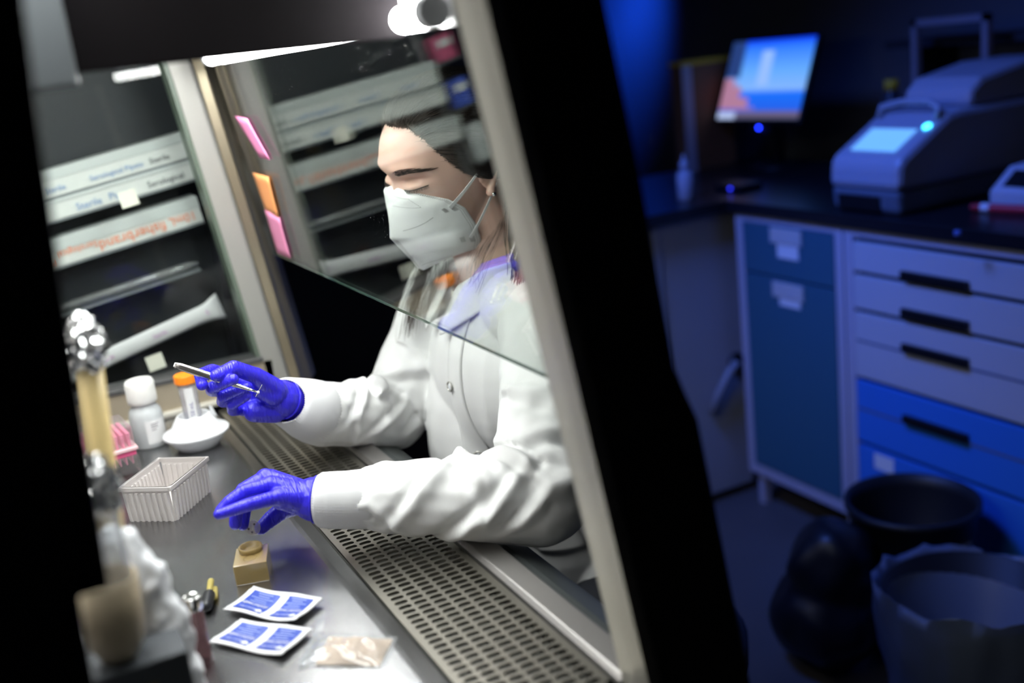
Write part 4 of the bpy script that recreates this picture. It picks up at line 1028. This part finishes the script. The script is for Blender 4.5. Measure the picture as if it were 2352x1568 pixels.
for i in range(len(a)):
    p = Vector(a[i])
    wn = max(0.0, min(1.0, (0.085 - dn_[i]) / 0.015)) * max(0.0, min(1.0, (tn[i] - 0.03) / 0.06)); wf = max(0.0, min(1.0, (0.080 - df_[i]) / 0.015)) * max(0.0, min(1.0, (tf[i] - 0.03) / 0.06))
    q = Vector((p.x * 17 + p.z * 2.5, p.z * 3.2 - p.x * 2, p.y * 3))
    tor = 0.0060 * (0.5 - 1.4 * abs(noise.noise(q))) + 0.0016 * noise.noise(q * 2.3)
    q2 = Vector((p.x * 24, p.y * 24, p.z * 24)); sl = 0.0022 * noise.noise(q2) + 0.0010 * noise.noise(q2 * 2.2)
    w = max(wn, wf)
    disp[i] = tor * (1 - w) + (Dn[i] + sl if wn >= wf else Df[i] + sl) * w
a = a + nn * disp[:, None]
set_coords(cme, a)
# open neck: remove cloth above the collar line round the neck
import bmesh
bm = bmesh.new(); bm.from_mesh(cme)
kill = []
for v in bm.verts:
    dx, dy = (v.co.x - 1.418) / 0.064, (v.co.y + 0.650) / 0.062
    zc = 1.108 + 0.05 * max(0, -(v.co.y + 0.650)) - 0.35 * max(0, v.co.y + 0.625)
    if dx * dx + dy * dy < 1 and v.co.z > zc: kill.append(v)
bmesh.ops.delete(bm, geom=kill, context='VERTS')
bm.to_mesh(cme); bm.free()
coat_o = link('lab_coat', cme, COAT, person, smooth=True)
sm = coat_o.modifiers.new('s', 'SMOOTH'); sm.factor = 0.5; sm.iterations = 2
bvh = BVHTree.FromPolygons([tuple(v.co) for v in cme.vertices], [tuple(p.vertices) for p in cme.polygons])
def on_front(x, z, off=0.0):
    h = bvh.ray_cast(Vector((x, -0.30, z)), Vector((0, -1, 0)))
    if h[0] is None: return Vector((x, -0.56, z)), Vector((0, 1, 0))
    return h[0] + h[1] * off, h[1]
# front placket edge and snaps
rows = []
for i in range(26):
    z = 1.085 - 0.40 * i / 25; xc = 1.372 - 0.018 * i / 25; row = []
    for k in range(5):
        x = xc + 0.034 * (k / 4 - 0.5)
        p, n_ = on_front(x, z, 0.0028 + 0.0022 * math.sin(PI * k / 4)); row.append(p)
    rows.append(row)
for _ in range(3):
    for i in range(1, 25):
        for k in range(5): rows[i][k] = rows[i][k] * 0.5 + (rows[i - 1][k] + rows[i + 1][k]) * 0.25
MB().grid(rows).build('front_placket', COAT, coat_o, smooth=True, solid=0.0016, subsurf=1)
def torus(c, n_, R_, r_, seg=26):
    q = Vector((0, 0, 1)).rotation_difference(n_); pts = [c + q @ Vector((R_ * math.cos(2 * PI * k / seg), R_ * math.sin(2 * PI * k / seg), 0)) for k in range(seg + 1)]
    return MB().tube(pts, r_, 8)
for x, z in ((1.392, 1.080), (1.374, 0.985), (1.362, 0.875)):
    p, n_ = on_front(x, z, 0.0062)
    s_ = torus(p, n_, 0.0066, 0.0013).build('snap_ring', mat('snap_metal', (0.55, 0.54, 0.50), 0.3, 0.9), coat_o, smooth=True)
    MB().ball(p, 0.0050, 14, 6, Vector((0, 0, 1)).rotation_difference(n_).to_matrix() @ Matrix.Diagonal((1, 1, 0.1))).build('snap_centre', WHITE, s_, smooth=True)
# collar: stand round the neck with two pointed leaves
def collar(side):
    rows = []
    for i in range(7):
        v = i / 6; row = []
        for k in range(17):
            w = k / 16; ang = PI * 1.5 + side * PI * w * 0.93        # from the nape round to the front
            cx, cy = 1.418, -0.648
            rx, ry = 0.066 + 0.014 * v, 0.064 + 0.012 * v + 0.012 * v * max(0, w - 0.6)
            zt = 1.162 - 0.020 * w - 0.022 * max(0, w - 0.72) / 0.28
            drop = (0.040 + 0.024 * max(0, (w - 0.55) / 0.45)) * v
            flare = 0.010 * v * math.sin(v * PI * 0.5) + 0.016 * v * max(0, (w - 0.6) / 0.4)
            row.append((cx + (rx + flare) * math.cos(ang), cy + (ry + flare) * math.sin(ang), zt - drop))
        rows.append(row)
    return MB().grid(rows).build('collar', COAT, coat_o, smooth=True, solid=0.0022, subsurf=1)
collar(1); collar(-1)
# shirt neckline
rows = []
for i in range(5):
    v = i / 4
    rows.append([(1.418 + (0.0600 + 0.004 * v) * math.cos(t), -0.648 + (0.0585 + 0.005 * v) * math.sin(t), 1.122 - 0.05 * v - 0.012 * max(0, math.sin(t))) for t in [2 * PI * k / 36 for k in range(36)]])
MB().grid(rows, True).build('shirt', mat('shirt_cream', (0.62, 0.60, 0.50), 0.85), person, smooth=True, solid=0.002)
# seat under the coat
stool = thing('lab_stool', (1.405, -0.84, 0.0), 'black lab stool under the seated person', 'stool')
MB().lathe([(0.17, 0.40), (0.185, 0.41), (0.185, 0.452), (0.17, 0.46)], (1.405, -0.84, 0), 32).build('seat', mat('stool_black', (0.012, 0.012, 0.014), 0.5), stool, smooth=True)
MB().lathe([(0.025, 0.06), (0.025, 0.40)], (1.405, -0.84, 0), 16).build('pillar', STEEL2, stool)
for k in range(5):
    a_ = 2 * PI * k / 5
    MB().tube([(1.405, -0.84, 0.07), (1.405 + 0.25 * math.cos(a_), -0.84 + 0.25 * math.sin(a_), 0.03)], 0.016, 8).build('foot', HANDLE, stool)
legs = MB()
for s in (-1, 1):
    legs.chain([(1.405 + s * 0.09, -0.82, 0.56), (1.405 + s * 0.11, -0.46, 0.545), (1.405 + s * 0.11, -0.44, 0.10)], [0.085, 0.066, 0.042])
link('trousers', fuse(legs, 0.009, 4), mat('trousers', (0.02, 0.022, 0.03), 0.8), person, smooth=True)
for s in (-1, 1):
    sh_ = MB(); sh_.chain([(1.405 + s * 0.11, -0.46, 0.045), (1.405 + s * 0.115, -0.30, 0.038)], [0.042, 0.036])
    me = fuse(sh_, 0.008, 3); a_ = coords(me); a_[:, 2] = np.maximum(a_[:, 2], 0.002); set_coords(me, a_)
    link('shoe', me, mat('shoe_black', (0.015, 0.015, 0.016), 0.5), person, smooth=True)

# ---- gloves
RH = {
  'wrist': [(1.45, -0.3431, 0.9921), (1.428, -0.3136, 1.0118)],
  'thumb': [(1.412, -0.3028, 1.0313), (1.395, -0.2773, 1.0622), (1.382, -0.2481, 1.0832), (1.368, -0.222, 1.082)],
  'index': [(1.445, -0.2585, 1.0516), (1.43, -0.2283, 1.0736), (1.402, -0.2074, 1.0789), (1.376, -0.2031, 1.0716)],
  'middle': [(1.445, -0.2557, 1.0364), (1.42, -0.2217, 1.0497), (1.384, -0.2166, 1.0627), (1.362, -0.2413, 1.0738)],
  'ring': [(1.442, -0.2553, 1.0213), (1.418, -0.232, 1.0314), (1.392, -0.2295, 1.0454), (1.376, -0.2585, 1.0554)],
  'pinky': [(1.436, -0.2607, 1.0086), (1.415, -0.2422, 1.0164), (1.392, -0.2385, 1.0308), (1.38, -0.2583, 1.0423)],
}
LH = {
  'wrist': [(1.15, -0.2979, 0.9588), (1.166, -0.2724, 0.9622)],
  'pinky': [(1.16, -0.2307, 0.9803), (1.15, -0.1945, 0.9851), (1.15, -0.1735, 0.9841), (1.15, -0.1603, 0.9839)],
  'ring': [(1.178, -0.2279, 0.9898), (1.172, -0.1963, 0.9931), (1.172, -0.1778, 0.9857), (1.172, -0.1665, 0.9784)],
  'middle': [(1.196, -0.2269, 0.9931), (1.192, -0.1989, 0.9872), (1.19, -0.1875, 0.9693), (1.188, -0.1817, 0.9513)],
  'index': [(1.214, -0.2363, 0.9839), (1.212, -0.2109, 0.9752), (1.208, -0.1984, 0.9578), (1.203, -0.1921, 0.9413)],
  'thumb': [(1.2, -0.2633, 0.9509), (1.212, -0.2433, 0.9413), (1.212, -0.2281, 0.9345), (1.206, -0.2128, 0.929)],
}
FR = {'index': (.0098, .0090, .0082, .0072), 'middle': (.0100, .0092, .0084, .0074), 'ring': (.0096, .0086, .0080, .0070), 'pinky': (.0090, .0078, .0070, .0062), 'thumb': (.0135, .0112, .0102, .0082)}
def hand(Hd, wr, extra):
    mb = MB()
    for k in FR: mb.chain([Vector(p) for p in Hd[k]], FR[k])
    w0, w1 = [Vector(p) for p in Hd['wrist']]
    mb.chain([w0, w1], wr)
    for k, r in (('index', .0135), ('middle', .0135), ('ring', .0130), ('pinky', .0120)):
        m_ = Vector(Hd[k][0]); mid = w1.lerp(m_, 0.45)
        mb.chain([w1.lerp(m_, 0.05), mid, m_], [.017, .0155, r * 0.86])
    mb.chain([w1, Vector(Hd['thumb'][0]), Vector(Hd['thumb'][1])], [.018, .0165, .0115])
    for e in extra: mb.chain([Vector(p) for p in e[0]], e[1])
    return fuse(mb, 0.0013, 4, 0.5)
rg = hand(RH, (.0285, .0265), [([(1.428, -0.300, 1.000), (1.420, -0.272, 1.006)], [.020, .0155]), ([(1.41, -0.298, 1.026), (1.408, -0.282, 1.040)], [.016, .014])])
lg = hand(LH, (.0290, .0265), [([(1.175, -0.255, 0.966), (1.168, -0.236, 0.974)], [.020, .014]), ([(1.195, -0.255, 0.964), (1.206, -0.238, 0.975)], [.018, .013])])
rgo = link('glove', rg, GLOVE, person, smooth=True); lgo = link('glove', lg, GLOVE, person, smooth=True)
rgo['label'] = 'blue glove gripping the tweezers'; lgo['label'] = 'blue glove reaching over the amber block'
# rolled glove hems
def ring_at(c, ax, r, th, parent, m, nm, sq=(1, 1)):
    q = Vector((0, 0, 1)).rotation_difference(Vector(ax).normalized())
    return MB().tube([Vector(c) + q @ Vector((r * sq[0] * math.cos(2 * PI * k / 36), r * sq[1] * math.sin(2 * PI * k / 36), 0)) for k in range(37)], th, 8).build(nm, m, parent, smooth=True)
dR = (Vector(RH['wrist'][0]) - Vector(RH['wrist'][1])).normalized()
ring_at(Vector(RH['wrist'][1]) + dR * 0.006, dR, 0.0272, 0.0014, rgo, GLOVE, 'glove_hem'); ring_at(Vector(RH['wrist'][1]) + dR * 0.018, dR, 0.0282, 0.0012, rgo, GLOVE, 'glove_hem')
dL = (Vector(LH['wrist'][0]) - Vector(LH['wrist'][1])).normalized()
ring_at(Vector(LH['wrist'][1]) + dL * 0.002, dL, 0.0272, 0.0014, lgo, GLOVE, 'glove_hem')

# ---- knit cuffs with real ribs
def cuff(pts, rad, nrib=60):
    pts = [Vector(p) for p in pts]; rows = []; n = len(pts); u = None
    for i in range(n):
        ax = (pts[min(i + 1, n - 1)] - pts[max(i - 1, 0)]).normalized()
        if u is None: u = ax.orthogonal().normalized()
        u = (u - ax * u.dot(ax)).normalized(); w = ax.cross(u); row = []
        for k in range(nrib * 2):
            g_ = 2 * PI * k / (nrib * 2); r = rad[i] + (0.0007 if k % 2 else -0.0007)
            row.append(pts[i] + (u * math.cos(g_) + w * math.sin(g_)) * r)
        rows.append(row)
    return MB().grid(rows, True).build('knit_cuff', KNIT, coat_o, smooth=True, solid=0.0015)
cuff([(1.425, -0.3150, 1.0090), (1.434, -0.3190, 1.0055), (1.441, -0.3320, 0.9960), (1.448, -0.3480, 0.9835), (1.457, -0.3640, 0.9710), (1.464, -0.3760, 0.9640)], [0.0300, 0.0325, 0.0370, 0.0425, 0.0455, 0.0400])
cuff([(1.163, -0.2770, 0.9615), (1.161, -0.2800, 0.9612), (1.156, -0.2880, 0.9600), (1.148, -0.3080, 0.9570), (1.140, -0.3300, 0.9545), (1.134, -0.3450, 0.9530)], [0.0285, 0.0310, 0.0320, 0.0328, 0.0345, 0.0330])

# ---- mask
def lerp_pts(P, t):
    x = t * (len(P) - 1); i = min(int(x), len(P) - 2); f = x - i
    return [P[i][k] * (1 - f) + P[i + 1][k] * f for k in range(len(P[0]))]
FOLD = [(.099, .003), (.1075, -.013), (.115, -.029), (.1205, -.045), (.127, -.061), (.1185, -.078), (.110, -.095), (.101, -.112), (.092, -.129)]
# outer edge of one half, from the nose to the chin: F, L, U
EDGE = [(.098, .005, .004), (.083, .038, -.005), (.055, .060, -.021), (.036, .066, -.041), (.025, .067, -.072), (.018, .060, -.100), (.020, .053, -.115), (.045, .042, -.115), (.066, .028, -.118), (.092, .003, -.129)]
def mask_half(s):
    rows = []
    nv, nu = 36, 22
    for j in range(nv + 1):
        v = j / nv
        fd = lerp_pts(FOLD, v); ed = lerp_pts(EDGE, v); row = []
        for i in range(nu + 1):
            w = i / nu
            bul = math.sin(PI * w) * 0.012 * math.sin(PI * v) ** 0.6
            f = fd[0] * (1 - w) + ed[0] * w + bul * 0.75
            l = ed[1] * w + bul * 1.05 + 0.004 * math.sin(PI * w)
            u_ = fd[1] * (1 - w) + ed[2] * w
            row.append(hd(f, s * l, u_))
        rows.append(row)
    return rows
H1, H2 = mask_half(1), mask_half(-1)
mm = MB(); mm.grid([[*reversed(r2[1:]), *r1] for r1, r2 in zip(H1, H2)])
mask_o = mm.build('face_mask', MASKM, person, smooth=True, solid=0.0014)
mask_o['label'] = 'white folded face mask'
def mpt(v, w, off=0.0):
    """point on the near half"""
    nv, nu = 36, 22
    y = min(max(v, 0), 1) * nv; x = min(max(w, 0), 1) * nu; j = min(int(y), nv - 1); i = min(int(x), nu - 1); fy_, fx_ = y - j, x - i
    p = (H1[j][i] * (1 - fx_) + H1[j][i + 1] * fx_) * (1 - fy_) + (H1[j + 1][i] * (1 - fx_) + H1[j + 1][i + 1] * fx_) * fy_
    n_ = (H1[j][i + 1] - H1[j][i]).cross(H1[j + 1][i] - H1[j][i]).normalized()
    if n_.dot(HL) < 0 and w > 0.2: n_ = -n_
    if n_.dot(HF + HL) < 0: n_ = -n_
    return p + n_ * off, n_
stm = MB()
def dashes(path, n, ln, wd):
    for k in range(n):
        t = (k + 0.5) / n
        v, w = path(t); v2, w2 = path(min(1, t + ln / 2)); v1, w1 = path(max(0, t - ln / 2))
        a1, n_ = mpt(v1, w1, 0.0010); b1, _ = mpt(v2, w2, 0.0010)
        d = (b1 - a1)
        if d.length < 1e-6: continue
        s_ = d.normalized().cross(n_) * wd
        stm.add([a1 - s_, b1 - s_, b1 + s_, a1 + s_], [(0, 1, 2, 3)])
# double seam all round the edge, seams of the nose clip, slanting weld lines, bottom crimp
for off in (0.955, 0.925):
    dashes(lambda t, o=off: (0.015 + t * 0.97, o), 110, 0.0050, 0.00045)
for vv in (0.070, 0.170): dashes(lambda t, q=vv: (q + 0.035 * t, 0.03 + 0.50 * t), 30, 0.016, 0.0004)
dashes(lambda t: (0.105 + 0.10 * t, 0.53), 7, 0.07, 0.0004)
dashes(lambda t: (0.42 - 0.10 * t, 0.14 + 0.42 * t), 26, 0.022, 0.0006)
dashes(lambda t: (0.90 - 0.17 * t, 0.25 + 0.50 * t), 26, 0.022, 0.00045)
for k in range(24):
    v = 0.525 + 0.46 * k / 24
    a1, n_ = mpt(v, 0.015, 0.0010); b1, _ = mpt(v + 0.004, 0.075, 0.0010); s_ = HU * 0.0004
    stm.add([a1 - s_, b1 - s_, b1 + s_, a1 + s_], [(0, 1, 2, 3)])
for vc, wc in ((0.30, 0.83), (0.535, 0.84)):
    for k in range(6):
        for g_ in (-1, 1):
            a1, n_ = mpt(vc - 0.018 + 0.007 * k + 0.008 * g_, wc + 0.055 * g_ - 0.03, 0.0012); b1, _ = mpt(vc - 0.018 + 0.007 * k + 0.008 * g_, wc + 0.055 * g_ + 0.03, 0.0012)
            s_ = (b1 - a1).normalized().cross(n_) * 0.00032
            stm.add([a1 - s_, b1 - s_, b1 + s_, a1 + s_], [(0, 1, 2, 3)])
sto = stm.build('stitching', STITCH, mask_o); sto['kind'] = 'stuff'
def strap(p0, p1, side, w0, w1):
    rows = []
    for i in range(9):
        t = i / 8; p = p0.lerp(p1, t) + HL * side * 0.003 * math.sin(PI * t)
        d = (p1 - p0).normalized(); s_ = d.cross(HL).normalized() * (w0 + (w1 - w0) * t)
        rows.append([p - s_, p + s_])
    MB().grid(rows).build('ear_loop', MASKM, mask_o, solid=0.0008)
p0, _ = mpt(0.285, 0.86, 0.0015); strap(p0, hd(0.001, 0.082, 0.012), 1, 0.0030, 0.0014)
p0, _ = mpt(0.525, 0.88, 0.0015); strap(p0, hd(-0.016, 0.081, -0.022), 1, 0.0026, 0.0012)
q0 = H2[10][20]; strap(q0, hd(0.001, -0.082, 0.012), -1, 0.0030, 0.0014)
q0 = H2[19][20]; strap(q0, hd(-0.016, -0.081, -0.022), -1, 0.0026, 0.0012)
# earring
eo = MB().ball(hd(-0.004, 0.0852, -0.034), 0.0032, 12, 8).build('ear_stud', mat('gem', (0.8, 0.85, 0.85), 0.05, 1.0), person, smooth=True)

# ---- brows and lashes
bod = BVHTree.FromPolygons([tuple(v.co) for v in bme.vertices], [tuple(p.vertices) for p in bme.polygons])
def face(l, u):
    h = bod.ray_cast(hd(0.25, l, u), -HF)
    return (h[0], h[1]) if h[0] is not None else (hd(0.09, l, u), HF)
R = random.Random(11)
for s in (-1, 1):
    br = MB()
    for k in range(240):
        t = R.random(); l = 0.0135 + 0.039 * t; u = 0.0270 + 0.0075 * math.sin(t * PI * 0.80) - 0.0040 * t
        wdt = 0.0046 * (1 - t) ** 0.55 * (0.5 + 0.5 * min(1, t * 5 + 0.5)) + 0.0006
        u += wdt * (R.random() * 2 - 1)
        p, n_ = face(s * l, u); p2, n2 = face(s * (l + 0.0055), u + 0.0022 * (1 - 1.3 * t))
        br.tube([p + n_ * 0.0002, (p + p2) / 2 + n_ * 0.0009, p2 + n2 * 0.0004], [0.00028, 0.00024, 0.00008], 4)
    br.build('eyebrow', HAIR, person)
    ls = MB()
    for k in range(60):
        t = (k + R.random()) / 60; l = 0.0175 + 0.029 * t; u = 0.0010 + 5 * (l - 0.031) ** 2 + 0.0035 * t
        p, n_ = face(s * l, u)
        d = (n_ * 0.6 - HU * 0.75 + HL * s * (t - 0.4) * 0.9).normalized()
        ls.tube([p, p + d * 0.0035 + HU * 0.0002, p + d * 0.0065 + HU * 0.0012], [0.00022, 0.00018, 0.00006], 4)
    rows = []
    ln = []
    for k in range(20):
        l = 0.0165 + 0.031 * k / 19; p, n_ = face(s * l, 0.0012 + 5 * (l - 0.031) ** 2 + 0.0035 * k / 19); ln.append(p + n_ * 0.0002)
    ls.tube(ln, [0.0004] + [0.0007] * 18 + [0.0004], 5)
    ls.build('eyelashes', HAIR, person)

# ---- hair: a shaped cap plus combed strands
def scalp(f, l, u, off):
    """push a direction on to the skull"""
    c = Vector((-0.006, 0, 0.026)); r = Vector((0.110, 0.0755, 0.094))
    d = Vector((f, l, u)) - c; k = 1 / math.sqrt((d.x / r.x) ** 2 + (d.y / r.y) ** 2 + (d.z / r.z) ** 2)
    e = c + d * k
    return e + d.normalized() * off
hc = MB(); rows = []
nth, nph = 40, 72
def hairline(ph):
    """polar angle (from the crown) where the hair ends, by azimuth (0 = face)"""
    a_ = abs(((ph + PI) % (2 * PI)) - PI)
    return float(np.interp(a_, [0, 0.20, 0.38, 0.60, 0.78, 0.94, 1.14, 1.30, 1.55, 1.8, PI], [0.95, 0.94, 0.95, 1.10, 1.30, 1.52, 1.78, 1.86, 1.80, 2.0, 2.5]))
for i in range(nth + 1):
    row = []
    for k in range(nph):
        ph = 2 * PI * k / nph; th = hairline(ph) * 0.965 * i / nth
        d = (math.sin(th) * math.cos(ph), math.sin(th) * math.sin(ph), math.cos(th))
        off = 0.0075 * (1 - (i / nth) ** 5) + 0.002 * noise.noise(Vector((d[0] * 6, d[1] * 14, d[2] * 4))) + 0.0008
        p = scalp(d[0] * .1 - 0.006, d[1] * .1, d[2] * .1 + 0.026, off)
        row.append(hd(p.x, p.y, p.z))
    rows.append(row)
hc.grid(rows, True)
hcap = hc.build('hair', HAIR, person, smooth=True)
st_ = MB()
for k in range(7500):
    ph = R.uniform(-1.9, 1.9); i0 = hairline(ph) * R.choice((R.gauss(0.975, 0.022), R.uniform(0.3, 1.0)))
    pts = []; th = i0; p_ = ph
    back = R.uniform(0.5, 1.0); lf = R.uniform(0.0, 0.0035); rr = R.uniform(0.00022, 0.00042)
    for j in range(8):
        d = (math.sin(th) * math.cos(p_), math.sin(th) * math.sin(p_), math.cos(th))
        lift = 0.0090 * math.sin(min(1, (j + 0.1) / 3) * PI / 2) + lf
        p = scalp(d[0] * .1 - 0.006, d[1] * .1, d[2] * .1 + 0.026, lift if j else -0.001)
        pts.append(hd(p.x, p.y, p.z))
        # comb backwards over the ear
        q = Vector(d) + Vector((-0.30 * back, 0, 0.02 - 0.11 * abs(math.sin(p_)))); q.normalize()
        th = math.acos(max(-1, min(1, q.z))); p_ = math.atan2(q.y, q.x)
    st_.tube(pts, [rr] + [rr * 1.2] * 6 + [rr * 0.4], 3, cap=False)
for k in range(60):      # loose short hairs at the hairline
    ph = R.uniform(-0.7, 1.2); th = hairline(ph) * 0.985
    d = Vector((math.sin(th) * math.cos(ph), math.sin(th) * math.sin(ph), math.cos(th))); p = scalp(d.x * .1 - 0.006, d.y * .1, d.z * .1 + 0.026, 0.002)
    P0 = hd(p.x, p.y, p.z); dd = (HF * R.uniform(0.2, 0.9) + HU * R.uniform(0.2, 0.9) + HL * R.uniform(-0.5, 0.5)).normalized(); L_ = R.uniform(0.006, 0.018)
    st_.tube([P0, P0 + dd * L_ * 0.5 + HU * 0.002, P0 + dd * L_], [0.00022, 0.0002, 0.00006], 3, cap=False)
st_.build('hair_strands', HAIR, hcap, smooth=True)['kind'] = 'stuff'
lk = MB()
def lock(path, n, spread, r=0.0005):
    path = [Vector(p) for p in path]
    for k in range(n):
        o1 = Vector((R.gauss(0, 1), R.gauss(0, 1), R.gauss(0, 1) * 0.3)) * spread; cut = R.uniform(0.65, 1.0); pts = []
        N_ = 12
        for j in range(N_):
            t = j / (N_ - 1) * cut * (len(path) - 1); i = min(int(t), len(path) - 2); f = t - i
            pm, p1_, p2_, pp = path[max(i - 1, 0)], path[i], path[i + 1], path[min(i + 2, len(path) - 1)]
            c_ = 0.5 * ((2 * p1_) + (p2_ - pm) * f + (2 * pm - 5 * p1_ + 4 * p2_ - pp) * f * f + (3 * p1_ - pm - 3 * p2_ + pp) * f ** 3)
            wv = j / (N_ - 1)
            pts.append(c_ + o1 * (0.35 + 0.65 * wv) + Vector((math.sin(wv * 7 + k), math.cos(wv * 6 + k * 2), 0)) * 0.0015 * wv)
        lk.tube(pts, [r] * (N_ - 1) + [r * 0.3], 3, cap=False)
# behind the far ear, falling over the chest; behind the near ear, on to the shoulder; down the nape
lock([hd(-0.01, -0.080, 0.03), hd(-0.01, -0.078, -0.05), (1.500, -0.585, 1.150), (1.512, -0.560, 1.09), (1.515, -0.540, 1.030)], 130, 0.010, 0.0004)
lock([hd(-0.045, 0.076, 0.03), hd(-0.060, 0.070, -0.04), (1.345, -0.665, 1.185), (1.305, -0.650, 1.150), (1.275, -0.630, 1.125)], 420, 0.007)
lock([hd(-0.09, 0.03, 0.02), hd(-0.085, 0.03, -0.06), (1.38, -0.735, 1.16), (1.37, -0.755, 1.07), (1.37, -0.77, 0.98)], 420, 0.016, 0.0007)
lock([hd(-0.09, -0.03, 0.02), hd(-0.085, -0.03, -0.06), (1.44, -0.735, 1.16), (1.44, -0.755, 1.07), (1.44, -0.77, 0.98)], 420, 0.016, 0.0007)
for k in range(24):
    lock([hd(-0.035, 0.076 if k % 3 else -0.08, -0.02 + R.uniform(-.02, .02)), hd(-0.035, 0.060, -0.08), (1.37 + R.uniform(-.03, .03), -0.615, 1.165), (1.345 + R.uniform(-.05, .05), -0.585, 1.10 + R.uniform(-.04, .03))] if k % 3 else
         [hd(0.01, -0.078, -0.02), hd(0.01, -0.07, -0.08), (1.455 + R.uniform(-.03, .03), -0.590, 1.15), (1.47 + R.uniform(-.04, .03), -0.560, 1.09 + R.uniform(-.04, .02))], 2, 0.004, 0.00022)
lk.build('loose_locks', HAIR, hcap, smooth=True)['kind'] = 'stuff'

# ---------------------------------------------------------------- held things
tw = thing('tweezers', (1.372, -0.225, 1.075), 'steel tweezers pinched in the far gloved hand', 'tweezers')
TWZ = [Vector(p) for p in [(1.390, -0.1776, 1.1020), (1.382, -0.208, 1.085), (1.370, -0.240, 1.066), (1.354, -0.2664, 1.0520)]]
TM = mat('tweezer_steel', (0.62, 0.60, 0.58), 0.22, 1.0)
ax = (TWZ[3] - TWZ[0]).normalized(); up_ = Vector((0, 0, 1)); sd = ax.cross(up_).normalized(); wd_ = sd.cross(ax).normalized()
for s in (-1, 1):
    rows = []
    for i in range(17):
        t = i / 16; c_ = TWZ[0].lerp(TWZ[3], t)
        gap = (0.0005 + 0.0016 * math.sin(PI * min(1, t * 1.05)) ** 0.8) * s
        w_ = 0.0044 if t < 0.45 else 0.0044 - 0.0038 * ((t - 0.45) / 0.55) ** 0.9
        if t < 0.04: w_ = 0.0036
        row = []
        for k in range(5): row.append(c_ + sd * gap + wd_ * w_ * (k / 2 - 1) + sd * s * 0.0008 * (1 - (k / 2 - 1) ** 2))
        rows.append(row)
    MB().grid(rows).build('prong', TM, tw, smooth=True, solid=0.0011)
MB().box((-0.002, -0.0012, -0.0034), (0.002, 0.0012, 0.0034), Matrix.Translation(TWZ[0]) @ Vector((1, 0, 0)).rotation_difference(ax).to_matrix().to_4x4()).build('joint', TM, tw, bevel=0.001)
sp = thing('tiny_specimen', TWZ[3], 'tiny white specimen held in the tweezer tip', 'specimen')
MB().ball(TWZ[3] + ax * 0.002, 0.0022, 10, 8).build('specimen_core', WHITE, sp, smooth=True)
MB().tube([TWZ[3] + ax * 0.002 + Vector((0, -0.007, 0.009)), TWZ[3] + ax * 0.002 + Vector((0, 0.004, -0.005))], 0.0005, 5).build('specimen_wire', TM, sp)
dc = thing('clear_disc', (1.203, -0.2007, 0.9397), 'small clear lens disc held between gloved fingers', 'disc')
q = Vector((0, 0, 1)).rotation_difference(Vector((-0.85, 0.25, 0.35)).normalized()).to_matrix()
MB().lathe([(0.0005, 0), (0.0084, 0.0), (0.0090, 0.0010), (0.0084, 0.002), (0.0005, 0.002)], (1.1985, -0.2025, 0.9355), 28, q).build('lens', clear('disc_plastic', (0.9, 0.88, 0.88), 1.5, 0.02, 0.25, (0.8, 0.76, 0.76)), dc, smooth=True)
for dx, dy in ((-0.004, 0.003), (0.003, -0.003), (0.001, 0.005)):
    c_ = Vector((1.1985, -0.2025, 0.9355)) + q @ Vector((dx, dy, 0.0022))
    MB().ball(c_, 0.0013, 8, 6).build('speck', mat('speck_dark', (0.1, 0.09, 0.09), 0.4), dc)
